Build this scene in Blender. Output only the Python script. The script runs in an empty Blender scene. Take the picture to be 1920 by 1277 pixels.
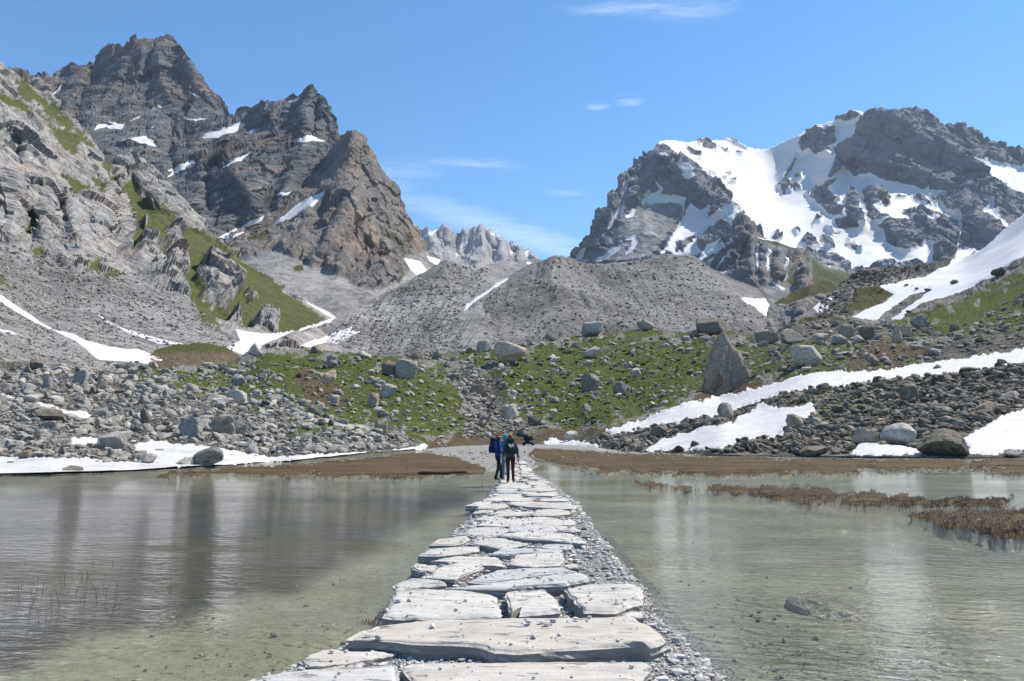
import bpy, bmesh, math, random
import numpy as np
from mathutils import Vector, Matrix

sc = bpy.context.scene
COL = sc.collection

# ------------------------------------------------------------------ camera
FPX, W, H = 1400.0, 1920.0, 1277.0          # focal length in pixels of the 1920 x 1277 frame
HORIZON = 820.0                             # eye level in that frame
CZ = 1.75                                   # eye height above the water, metres
PITCH = math.atan((HORIZON - H / 2) / FPX)
cam_d = bpy.data.cameras.new('camera')
cam_d.sensor_width = 36.0
cam_d.lens = FPX / W * 36.0
cam_d.clip_start = 0.1
cam_d.clip_end = 60000
cam = bpy.data.objects.new('camera', cam_d)
COL.objects.link(cam)
cam.location = (0, 0, CZ)
cam.rotation_euler = (math.pi / 2 + PITCH, 0, 0)
sc.camera = cam

# ------------------------------------------------------------------ light
SUN_AZ = math.radians(66)                   # to the right of the view direction
SUN_EL = math.radians(55)
SUN_DIR = Vector((math.sin(SUN_AZ) * math.cos(SUN_EL), math.cos(SUN_AZ) * math.cos(SUN_EL), math.sin(SUN_EL)))
sun_d = bpy.data.lights.new('sun', 'SUN')
sun_d.energy = 5.0
sun_d.angle = math.radians(0.53)
sun_d.color = (1.0, 0.925, 0.815)
sun = bpy.data.objects.new('sun', sun_d)
COL.objects.link(sun)
sun.rotation_euler = (-SUN_DIR).to_track_quat('-Z', 'Y').to_euler()

world = bpy.data.worlds.new('World')
sc.world = world
world.use_nodes = True
wn = world.node_tree
wn.nodes.clear()

sc.view_settings.view_transform = 'Standard'
sc.view_settings.look = 'None'
sc.view_settings.gamma = 1.0
sc.view_settings.use_curve_mapping = False
sc.view_settings.exposure = 0.55

# ------------------------------------------------------------------ pixel <-> place
CP, SP = math.cos(PITCH), math.sin(PITCH)
def ray(px, py):
    u = (np.asarray(px, float) - W / 2) / FPX
    v = (H / 2 - np.asarray(py, float)) / FPX
    return u, CP - v * SP, SP + v * CP
def at(px, py, Y):
    """the point seen at (px, py) that stands Y metres ahead of the camera"""
    dx, dy, dz = ray(px, py)
    k = Y / dy
    return np.stack([dx * k, dy * k, CZ + dz * k], -1)
def on_plane(px, py, z=0.0):
    dx, dy, dz = ray(px, py)
    k = (z - CZ) / dz
    return np.stack([dx * k, dy * k, CZ + dz * k], -1)
def to_px(P):
    P = np.asarray(P, float)
    x, y, z = P[..., 0], P[..., 1], P[..., 2] - CZ
    f = y * CP + z * SP
    return W / 2 + FPX * x / f, H / 2 - FPX * (-y * SP + z * CP) / f

ZOOMS = {'A': (0, 40, 1/3), 'B': (480, 140, 1/3), 'C': (1060, 180, .2976), 'D': (1450, 180, .2976), 'E': (0, 420, 1/3),
         'F': (560, 460, 1/3), 'G': (1100, 470, .4271), 'K': (640, 1000, 1/3), 'L': (780, 860, .20833), 'M': (400, 1130, .2604),
         'N': (0, 640, .2604), 'S': (1280, 600, 1/3), 'P': (0, 0, 1)}
def Z(k, *xy):
    ox, oy, s = ZOOMS[k]
    return [(ox + xy[i] * s, oy + xy[i + 1] * s) for i in range(0, len(xy), 2)]

# ------------------------------------------------------------------ noise (vectorised gradient noise)
_rs = np.random.RandomState(11)
_perm = np.tile(_rs.permutation(256), 3).astype(np.int32)
_g = _rs.normal(size=(256, 3)); _g /= np.linalg.norm(_g, axis=1)[:, None]
_g = _g.astype(np.float32)
def _pn(Q):
    out = np.empty(len(Q), np.float32)
    for s in range(0, len(Q), 150000):
        q = Q[s:s + 150000]
        i = np.floor(q).astype(np.int32)
        f = (q - i).astype(np.float32)
        i &= 255
        w = f * f * f * (f * (f * 6 - 15) + 10)
        r = 0
        for cx in (0, 1):
            hx = _perm[i[:, 0] + cx]
            wx = w[:, 0] if cx else 1 - w[:, 0]
            for cy in (0, 1):
                hy = _perm[hx + i[:, 1] + cy]
                wy = wx * (w[:, 1] if cy else 1 - w[:, 1])
                for cz in (0, 1):
                    g = _g[_perm[hy + i[:, 2] + cz]]
                    d = g[:, 0] * (f[:, 0] - cx) + g[:, 1] * (f[:, 1] - cy) + g[:, 2] * (f[:, 2] - cz)
                    r = r + wy * (w[:, 2] if cz else 1 - w[:, 2]) * d
        out[s:s + 150000] = r
    return out * 1.6
def fbm(P, scale, octv=4, ridged=False, gain=0.5, stretch=(1, 1, 1), seed=0.0):
    shp = P.shape[:-1]
    Q = (P.reshape(-1, 3) / (scale * np.asarray(stretch, float)) + seed * 17.31 + 0.37).astype(np.float64)
    r = np.zeros(len(Q), np.float32); a = 1.0; tot = 0
    for o in range(octv):
        n = _pn(Q)
        if ridged:
            n = 1 - 2 * np.abs(n)
        r += a * n; tot += a; a *= gain
        Q = Q * 2.03 + 5.17
    return (r / tot).reshape(shp)
_jit = _rs.rand(4096, 3).astype(np.float32); _grd = (_rs.normal(size=(4096, 3)) * .55).astype(np.float32); _off = _rs.uniform(-1, 1, 4096).astype(np.float32)
def facet(P, scale, stretch=(1, 1, 1), seed=0, warp=.25, tilt=1.0, off=.5):
    """fractured-rock relief: every Voronoi block has a flat face of its own tilt, with sharp breaks between blocks"""
    shp = P.shape[:-1]
    Q = P.reshape(-1, 3) / (scale * np.asarray(stretch, float)) + seed * 7.77
    if warp:
        Q = Q + warp * np.stack([_pn(Q * 1.9 + 3.1 * k) for k in range(3)], -1)
    out = np.empty(len(Q), np.float32)
    for s in range(0, len(Q), 120000):
        q = Q[s:s + 120000]; b = np.floor(q).astype(np.int64); f = (q - b).astype(np.float32)
        best = np.full(len(q), 9.0, np.float32); hid = np.zeros(len(q), np.int64); bd = np.zeros((len(q), 3), np.float32)
        for i in (-1, 0, 1):
            for j in (-1, 0, 1):
                for k in (-1, 0, 1):
                    h = ((b[:, 0] + i) * 73856093 ^ (b[:, 1] + j) * 19349663 ^ (b[:, 2] + k) * 83492791) & 4095
                    d = f - np.array([i, j, k], np.float32) - _jit[h]
                    dd = (d * d).sum(1)
                    m = dd < best
                    best = np.where(m, dd, best); hid = np.where(m, h, hid); bd[m] = d[m]
        out[s:s + 120000] = off * _off[hid] + tilt * (bd * _grd[hid]).sum(1)
    return out.reshape(shp)
def smooth(a, b, x):
    t = np.clip((x - a) / (b - a), 0, 1)
    return t * t * (3 - 2 * t)

# ------------------------------------------------------------------ outlines
def sdf(PX, PY, poly, far=40.0):
    """signed distance to a closed outline, positive inside, clipped at -far"""
    poly = np.asarray(poly, float)
    out = np.full(PX.shape, -far, np.float32)
    x0, y0 = poly.min(0) - far; x1, y1 = poly.max(0) + far
    m = (PX > x0) & (PX < x1) & (PY > y0) & (PY < y1)
    if not m.any():
        return out
    x = PX[m]; y = PY[m]
    d2 = np.full(x.shape, 1e12); ins = np.zeros(x.shape, bool)
    for (ax, ay), (bx, by) in zip(poly, np.roll(poly, -1, 0)):
        ex, ey = bx - ax, by - ay
        t = np.clip(((x - ax) * ex + (y - ay) * ey) / max(ex * ex + ey * ey, 1e-9), 0, 1)
        d2 = np.minimum(d2, (x - ax - t * ex) ** 2 + (y - ay - t * ey) ** 2)
        c = (ay > y) != (by > y)
        ins ^= c & (x < (bx - ax) * (y - ay) / (by - ay + 1e-12) + ax)
    d = np.sqrt(d2)
    out[m] = np.maximum(np.where(ins, d, -d), -far)
    return out
def union(PX, PY, polys, far=40.0):
    r = np.full(PX.shape, -far, np.float32)
    for p in polys:
        r = np.maximum(r, sdf(PX, PY, p, far))
    return r
def line_dist(PX, PY, pts):
    d2 = np.full(PX.shape, 1e12)
    for (ax, ay), (bx, by) in zip(pts[:-1], pts[1:]):
        ex, ey = bx - ax, by - ay
        t = np.clip(((PX - ax) * ex + (PY - ay) * ey) / max(ex * ex + ey * ey, 1e-9), 0, 1)
        d2 = np.minimum(d2, (PX - ax - t * ex) ** 2 + (PY - ay - t * ey) ** 2)
    return np.sqrt(d2)

# ------------------------------------------------------------------ mesh helpers
def make_mesh(name, V, F, smooth_faces=False):
    V = np.ascontiguousarray(V, np.float32).reshape(-1, 3)
    F = np.ascontiguousarray(F, np.int32)
    k = F.shape[1]
    me = bpy.data.meshes.new(name)
    me.vertices.add(len(V)); me.vertices.foreach_set('co', V.ravel())
    me.loops.add(F.size); me.loops.foreach_set('vertex_index', F.ravel())
    me.polygons.add(len(F))
    me.polygons.foreach_set('loop_start', np.arange(0, F.size, k, dtype=np.int32))
    me.polygons.foreach_set('loop_total', np.full(len(F), k, np.int32))
    me.polygons.foreach_set('use_smooth', np.full(len(F), smooth_faces, bool))
    me.update(calc_edges=True)
    return me
def set_attr(me, name, vals):
    a = me.attributes.new(name, 'FLOAT', 'POINT')
    a.data.foreach_set('value', np.ascontiguousarray(vals, np.float32).ravel())
def link(name, me, mat=None, parent=None, **props):
    o = bpy.data.objects.new(name, me)
    COL.objects.link(o)
    if mat is not None and me is not None and not me.materials:
        me.materials.append(mat)
    if parent is not None:
        o.parent = parent
    for k, v in props.items():
        o[k] = v
    return o
def empty(name, loc=(0, 0, 0), rz=0.0, **props):
    o = bpy.data.objects.new(name, None)
    COL.objects.link(o)
    o.location = loc; o.rotation_euler = (0, 0, rz)
    for k, v in props.items():
        o[k] = v
    return o
def grid_faces(nr, nc):
    i = np.arange(nr * nc).reshape(nr, nc)
    return np.stack([i[:-1, :-1], i[:-1, 1:], i[1:, 1:], i[1:, :-1]], -1).reshape(-1, 4)

# ------------------------------------------------------------------ node helpers
class NT:
    def __init__(self, tree):
        self.t = tree
    def n(self, kind, ins=None, out=0, **props):
        nd = self.t.nodes.new(kind)
        for k, v in props.items():
            setattr(nd, k, v)
        for k, v in (ins or {}).items():
            s = nd.inputs[k]
            if isinstance(v, bpy.types.NodeSocket):
                self.t.links.new(v, s)
            else:
                s.default_value = v
        return nd.outputs[out] if out is not None else nd
    def math(self, op, a, b=0.0, c=None, clamp=False):
        ins = {0: a, 1: b}
        if c is not None: ins[2] = c
        return self.n('ShaderNodeMath', ins, operation=op, use_clamp=clamp)
    def mix(self, f, a, b, blend='MIX'):
        nd = self.n('ShaderNodeMix', None, None, data_type='RGBA', blend_type=blend)
        for i, v in ((0, f), (6, a), (7, b)):
            if isinstance(v, bpy.types.NodeSocket): self.t.links.new(v, nd.inputs[i])
            else: nd.inputs[i].default_value = v if i == 0 else (*v, 1.0) if len(v) == 3 else v
        return nd.outputs[2]
    def step(self, x, lo, hi, a=0.0, b=1.0):
        return self.n('ShaderNodeMapRange', {0: x, 1: lo, 2: hi, 3: a, 4: b}, interpolation_type='SMOOTHSTEP')
    def noise(self, vec, scale, detail=4.0, rough=0.55, dist=0.0, out=0):
        return self.n('ShaderNodeTexNoise', {'Vector': vec, 'Scale': scale, 'Detail': detail, 'Roughness': rough, 'Distortion': dist}, out)
    def ramp(self, f, stops):
        nd = self.n('ShaderNodeValToRGB', {0: f}, None)
        cr = nd.color_ramp
        while len(cr.elements) < len(stops): cr.elements.new(0.5)
        for e, (p, c) in zip(cr.elements, stops):
            e.position = p; e.color = (*c, 1.0)
        return nd.outputs[0]
    def attr(self, name, out=2):
        return self.n('ShaderNodeAttribute', None, out, attribute_name=name)
    def scaled(self, vec, s, rot=(0, 0, 0)):
        if any(rot): vec = self.n('ShaderNodeMapping', {'Vector': vec, 'Rotation': rot})
        return self.n('ShaderNodeMapping', {'Vector': vec, 'Scale': s})
def new_mat(name):
    m = bpy.data.materials.new(name); m.use_nodes = True
    t = m.node_tree; t.nodes.clear()
    return m, NT(t)
def finish(m, N, col, rough=0.9, normal=None, spec=0.2, **extra):
    ins = {'Base Color': col, 'Roughness': rough, 'Specular IOR Level': spec}
    if normal is not None: ins['Normal'] = normal
    ins.update(extra)
    b = N.n('ShaderNodeBsdfPrincipled', ins)
    o = N.n('ShaderNodeOutputMaterial', {'Surface': b}, None)
    return m
def plain(name, col, rough=0.7, metallic=0.0, var=0.15, scale=30.0):
    m, N = new_mat(name)
    co = N.n('ShaderNodeTexCoord', out=3)
    f = N.noise(co, scale, 3)
    c = N.mix(f, tuple(x * (1 - var) for x in col), tuple(min(1, x * (1 + var)) for x in col))
    return finish(m, N, c, rough, Metallic=metallic)

def terrain_mat(name, rock, rock_scale, rock_stretch=(1, 1, 1), rock_rot=(0, 0, 0), grass=((.035, .05, .012), (.075, .10, .022)), scree=((.16, .16, .155), (.30, .295, .285)),
                warm=(.30, .2, .13), warm_amt=0.5, scree_scale=1.0, bump=1.0, bump_scale=None, edge=0.5, dirt=(.07, .05, .03), snow_col=(.56, .56, .565), crack=0.0):
    """rock with grass, scree and snow laid over it where the vertex masks say so"""
    m, N = new_mat(name)
    pos = N.n('ShaderNodeNewGeometry', out=0)
    v = N.scaled(pos, tuple(1 / (rock_scale * s) for s in rock_stretch), rock_rot)
    n1 = N.noise(v, 1.0, 7, 0.7, 0.3)
    n2 = N.noise(v, 6.0, 3, 0.7)
    n3 = N.noise(v, 0.37, 2, 0.6)
    f = N.math('ADD', N.math('MULTIPLY', n1, 0.65), N.math('MULTIPLY', n2, 0.35))
    rc = N.ramp(f, rock)
    wf = N.math('MULTIPLY', N.step(n3, 0.48, 0.66), warm_amt)
    rc = N.mix(wf, rc, N.mix(1.0, rc, tuple(x / 0.25 for x in warm), 'MULTIPLY'))
    if crack > 0:
        vo = N.n('ShaderNodeTexVoronoi', {'Vector': N.n('ShaderNodeVectorMath', {0: v, 1: n1}, operation='ADD'), 'Scale': 1.7}, feature='DISTANCE_TO_EDGE')
        rc = N.mix(N.step(vo, 0.0, 0.09, crack, 0.0), rc, (.05, .05, .055))
    # loose stones
    s1 = N.noise(pos, 1.1 / scree_scale, 4, 0.75)
    s2 = N.noise(pos, 0.035 / scree_scale, 3, 0.6)
    vs = N.n('ShaderNodeTexVoronoi', {'Vector': pos, 'Scale': 0.55 / scree_scale, 'Randomness': 1.0}, out=None)
    sv = N.n('ShaderNodeSeparateColor', {0: vs.outputs[1]})
    sf = N.math('ADD', N.math('ADD', N.math('MULTIPLY', s1, 0.5), N.math('ADD', N.math('MULTIPLY', s2, 0.8), -0.2)), N.math('MULTIPLY', N.math('SUBTRACT', sv, 0.5), 0.25))
    scc = N.ramp(sf, [(0.25, tuple(x * .55 for x in scree[0])), (0.42, scree[0]), (0.68, scree[1])])
    en = N.noise(pos, 1.0 / (rock_scale * 0.3), 6, 0.7)
    e = N.math('MULTIPLY', N.math('SUBTRACT', en, 0.5), 2.6 * edge)
    def cover(a, lo=-0.08, hi=0.12, k=1.0):
        return N.step(N.math('ADD', N.attr(a), N.math('MULTIPLY', e, k)), lo, hi)
    fs = cover('scree', -0.15, 0.3)
    c = N.mix(fs, rc, scc)
    gc = N.ramp(N.math('ADD', N.math('MULTIPLY', s1, 0.45), N.math('MULTIPLY', en, 0.55)), [(0.37, dirt), (0.49, grass[0]), (0.65, grass[1])])
    fg = cover('grass', -0.15, 0.35, 1.6)
    c = N.mix(fg, c, gc)
    fsn = cover('snow', -0.04, 0.05, 0.45)
    sn = N.mix(N.step(s2, 0.5, 0.75), snow_col, tuple(x * y for x, y in zip(snow_col, (.95, .92, .88))))
    c = N.mix(fsn, c, sn)
    hgt = N.noise(v, 3.0, 5, 0.72, 0.3)
    st = N.math('SUBTRACT', 0.8, N.math('MULTIPLY', fsn, 0.72))
    bp = N.n('ShaderNodeBump', {'Strength': st, 'Distance': (bump_scale or rock_scale) * 0.16 * bump, 'Height': hgt})
    ro = N.math('SUBTRACT', 0.95, N.math('MULTIPLY', fsn, 0.3))
    return finish(m, N, c, ro, bp, 0.15)
sc.cycles.max_bounces = 5
sc.cycles.diffuse_bounces = 2
sc.cycles.glossy_bounces = 2
sc.cycles.transparent_max_bounces = 8
sc.cycles.volume_bounces = 0
# ------------------------------------------------------------------ sky with thin high cloud
def build_sky():
    N = NT(wn)
    sky = N.n('ShaderNodeTexSky', sky_type='NISHITA', sun_disc=False, sun_elevation=SUN_EL, sun_rotation=SUN_AZ,
              altitude=2300.0, air_density=1.1, dust_density=0.1, ozone_density=3.0)
    d = N.n('ShaderNodeTexCoord', out=0)
    sp = N.n('ShaderNodeSeparateXYZ', {0: d}, None)
    zc = N.math('MAXIMUM', sp.outputs[2], 0.02)
    # a flat layer of high cloud: direction x/z, y/z
    q = N.n('ShaderNodeCombineXYZ', {0: N.math('DIVIDE', sp.outputs[0], zc), 1: N.math('DIVIDE', sp.outputs[1], zc), 2: 0.0})
    fil = N.noise(N.n('ShaderNodeMapping', {'Vector': q, 'Scale': (0.8, 2.2, 1), 'Rotation': (0, 0, 0.35)}), 5.0, 6, 0.66, 0.5)
    def lay(px, py):
        x, y, z = ray(px, py)
        return x / z, y / z
    def streak(p0, p1, wid, gain, lo):
        """one streak of cirrus between two points of the cloud layer"""
        a, b = lay(*p0), lay(*p1)
        L = math.hypot(b[0] - a[0], b[1] - a[1]) / 2 * 1.1
        m = N.n('ShaderNodeMapping', {'Vector': q, 'Location': ((a[0] + b[0]) / 2, (a[1] + b[1]) / 2, 0), 'Rotation': (0, 0, math.atan2(b[1] - a[1], b[0] - a[0])), 'Scale': (L, wid, 1)}, vector_type='TEXTURE')
        r = N.n('ShaderNodeVectorMath', {0: m, 1: m}, 1, operation='DOT_PRODUCT')
        core = N.math('SUBTRACT', 1.0, r, clamp=True)
        return N.math('MULTIPLY', N.math('MULTIPLY', core, gain), N.step(fil, lo, lo + .3))
    tot = N.math('MULTIPLY', N.step(fil, 0.56, 0.85), 0.05)
    for s in (streak((1030, -14), (1390, 8), 0.12, 0.85, .42), streak((1098, 201), (1144, 196), 0.035, 1.1, .4), streak((1152, 192), (1208, 184), 0.06, 1.2, .4),
              streak((800, 300), (990, 312), 0.07, 0.45, .34), streak((680, 345), (1200, 512), 0.2, .6, .26), streak((690, 305), (800, 345), 0.25, 0.28, .3), streak((1020, 358), (1100, 366), 0.05, 0.3, .3)):
        tot = N.math('ADD', tot, s)
    tot = N.math('MULTIPLY', tot, 0.38, clamp=True)
    sky = N.n('ShaderNodeHueSaturation', {'Hue': 0.497, 'Saturation': 1.18, 'Value': 1.0, 'Fac': 1.0, 'Color': sky})
    col = N.mix(tot, sky, (6.6, 7.0, 7.5))
    bg = N.n('ShaderNodeBackground', {'Color': col, 'Strength': 0.15})
    N.n('ShaderNodeOutputWorld', {'Surface': bg}, None)
    world.cycles.sampling_method = 'MANUAL'
    world.cycles.sample_map_resolution = 256
build_sky()
# ------------------------------------------------------------------ terrain sheets
class Patch:
    """a sheet of terrain between a lower line and its skyline; sparse survey points give its distance"""
    def __init__(s, x0, x1, step, top, bot, ny, ctrl, ridges=(), jag=(0, 10), row_pow=1.0, ext=None):
        s.px = np.arange(x0, x1 + step, step, dtype=float)
        if ext:   # the sheet goes on, more coarsely, to both sides of the surveyed part
            s.px = np.concatenate([np.arange(ext[0], x0 - 1, 14.0), s.px, np.arange(s.px[-1] + 14, ext[1], 14.0)])
        s.nc = len(s.px); s.nr = ny
        top = np.asarray(sorted(top), float); bot = np.asarray(sorted(bot), float)
        s.T = np.interp(s.px, top[:, 0], top[:, 1]); s.B = np.interp(s.px, bot[:, 0], bot[:, 1])
        if jag[0]:
            q = np.stack([s.px, s.px * 0, s.px * 0], -1)
            s.T = s.T - jag[0] * (fbm(q, jag[1], 5, ridged=True, gain=0.6, seed=x0 * 0.01) - 0.25)
        s.T = np.minimum(s.T, s.B - 1)
        t = np.linspace(0, 1, ny)[:, None] ** row_pow
        s.PY = s.B[None] + (s.T - s.B)[None] * t
        s.PX = np.repeat(s.px[None], ny, 0)
        s.Y = s.depth(ctrl)
        for pts, wid, frac, *pw in ridges:
            d = line_dist(s.PX, s.PY, pts)
            s.Y *= 1 - frac * np.clip(1 - d / wid, 0, 1) ** (pw[0] if pw else 1.3)
        s.P = at(s.PX, s.PY, s.Y)
        s.normals()
    def depth(s, ctrl):
        C = np.asarray(ctrl, float); XY = C[:, :2] / 100.0; L = np.log(C[:, 2])
        ker = lambda a, b: np.sqrt(((a[:, None] - b[None]) ** 2).sum(-1) + 0.03)
        n = len(C)
        A = np.zeros((n + 3, n + 3)); A[:n, :n] = ker(XY, XY); A[:n, n] = 1; A[:n, n + 1:] = XY
        A[n, :n] = 1; A[n + 1:, :n] = XY.T
        wv = np.linalg.solve(A, np.concatenate([L, np.zeros(3)]))
        Q = np.stack([s.PX.ravel(), s.PY.ravel()], -1) / 100.0
        out = np.empty(len(Q))
        for i in range(0, len(Q), 50000):
            q = Q[i:i + 50000]
            out[i:i + 50000] = ker(q, XY) @ wv[:n] + wv[n] + q @ wv[n + 1:]
        return np.exp(out).reshape(s.PX.shape)
    def normals(s):
        du = np.gradient(s.P, axis=1); dv = np.gradient(s.P, axis=0)
        n = np.cross(du, dv); n /= np.linalg.norm(n, axis=-1)[..., None] + 1e-12
        s.N = n
    def displace(s, d, direction=None):
        s.P = s.P + (s.N if direction is None else np.asarray(direction, float)) * d[..., None]
    def build(s, name, mat, attrs, back=(400, 0.9), smooth_faces=True, skirt=0, rough=None, **props):
        P = s.P; A = dict(attrs)
        if back:
            rows = [P]
            h = P[-1] * [1, 1, 0]; h = h / np.linalg.norm(h, axis=1)[:, None]
            for k in range(1, 6):
                e = (k / 5) ** 1.5 * back[0]
                q = P[-1] + h * e; q[:, 2] -= e * back[1]
                rows.append(q[None])
            P = np.concatenate(rows, 0)
            A = {k: np.concatenate([v] + [v[-1:]] * 5, 0) for k, v in A.items()}
        if skirt:
            q = P[:1].copy(); q[..., 2] -= skirt
            P = np.concatenate([q, P], 0); A = {k: np.concatenate([v[:1], v], 0) for k, v in A.items()}
        me = make_mesh(name, P, grid_faces(P.shape[0], P.shape[1]), smooth_faces)
        if rough is not None:
            sm = np.ones(P.shape[:2], bool); r0 = 1 if skirt else 0; sm[r0:r0 + s.nr] = rough < .5
            me.polygons.foreach_set('use_smooth', sm[:-1, :-1].ravel())
        for k in ('snow', 'grass', 'scree'):
            set_attr(me, k, A[k] if k in A else np.full(P.shape[:2], -1.0))
        for k in A:
            if k not in ('snow', 'grass', 'scree'): set_attr(me, k, A[k])
        return link(name, me, mat, **props)
    def col(s, px): return np.interp(np.asarray(px, float), s.px, np.arange(s.nc))
    def sample(s, px, py):
        c = np.clip(s.col(px), 0, s.nc - 1.001); ci = c.astype(int); cf = c - ci
        T = s.T[ci] * (1 - cf) + s.T[ci + 1] * cf; B = s.B[ci] * (1 - cf) + s.B[ci + 1] * cf
        r = np.clip((B - py) / (B - T), 0, 1) * (s.nr - 1.001); ri = r.astype(int); rf = (r - ri)[..., None]; cf = cf[..., None]
        g = lambda A: (A[ri, ci] * (1 - cf) + A[ri, ci + 1] * cf) * (1 - rf) + (A[ri + 1, ci] * (1 - cf) + A[ri + 1, ci + 1] * cf) * rf
        return g(s.P), g(s.N)

def nz(M, amp, scale_px, PX, PY, seed=0):
    q = np.stack([PX, PY, PX * 0 + seed * 3.7], -1)
    return M + amp * fbm(q, scale_px, 4, gain=0.6)

TILT = np.array([[.87, 0, .5], [0, 1, 0], [-.5, 0, .87]])
MS = 10.0     # soft width of painted outlines, in pixels
def m_(d): return np.clip(d / MS, -1, 1)

# ---- far snowy peaks at the head of the valley
def far_peaks():
    top = Z('B', 840, 800, 885, 845, 900, 855, 940, 885, 965, 866, 985, 890, 1015, 884, 1025, 908, 1050, 882, 1075, 875, 1110, 902, 1130, 908, 1170, 875, 1190, 897, 1225, 880, 1260, 854, 1290, 876, 1310, 884, 1350, 908, 1390, 938, 1420, 952, 1450, 966, 1475, 965, 1500, 986, 1530, 1002, 1550, 1042, 1640, 1080)
    ctrl = [(760, 430, 5200), (800, 432, 5000), (838, 432, 5100), (870, 434, 5200), (900, 425, 5400), (950, 455, 5300), (1000, 490, 5200), (1030, 500, 5200),
            (760, 520, 4100), (830, 520, 4100), (900, 520, 4200), (960, 520, 4300), (1030, 520, 4400), (855, 480, 5000), (930, 485, 5000), (890, 500, 4600)]
    rid = [([(900, 425), (905, 460), (900, 490)], 26, .035), ([(838, 432), (838, 470), (845, 500)], 18, .03), ([(870, 433), (862, 470)], 12, .02), ([(940, 452), (938, 480)], 14, .03),
           ([(802, 430), (815, 480)], 14, .03), ([(972, 462), (975, 485)], 12, .025), ([(915, 436), (925, 460)], 9, .02)]
    p = Patch(755, 1035, 0.9, top, [(755, 522), (1035, 522)], 95, ctrl, rid, jag=(5, 9))
    p.displace(30 * fbm(p.P, 300, 5, ridged=True, gain=.5, stretch=(.6, 2, 2)) + 20 * facet(p.P, 170, (.5, 1.5, 1.6), 3) + 8 * facet(p.P, 60, (.6, 1.5, 1.4), 4))
    snow = union(p.PX, p.PY, [Z('B', 1115, 1040, 1120, 985, 1200, 900, 1225, 882, 1210, 920, 1160, 975, 1140, 1030), Z('B', 1315, 890, 1340, 890, 1390, 940, 1370, 940),
                              Z('B', 1310, 980, 1330, 970, 1375, 1000, 1340, 1020), Z('B', 940, 915, 975, 885, 1010, 885, 985, 910, 950, 930), Z('B', 1420, 970, 1440, 965, 1440, 1045, 1425, 1020),
                              Z('B', 1320, 1050, 1340, 1025, 1380, 1030, 1350, 1050), Z('B', 1505, 990, 1530, 1000, 1525, 1040), Z('B', 1040, 890, 1060, 880, 1040, 910), Z('B', 895, 850, 925, 880, 900, 875)], 20)
    snow = m_(snow * 3 + 14 * fbm(p.P, 160, 5, gain=.6) - 1.0)
    rk = terrain_mat('far_rock', [(.3, (.16, .16, .165)), (.5, (.26, .255, .25)), (.7, (.36, .35, .34))], 140, bump=.6, warm_amt=.25, edge=.8)
    p.build('mountain', rk, {'snow': snow}, back=(900, .9), kind='structure', label='small jagged snow-streaked peaks far away at the valley head')
far_peaks()

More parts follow.
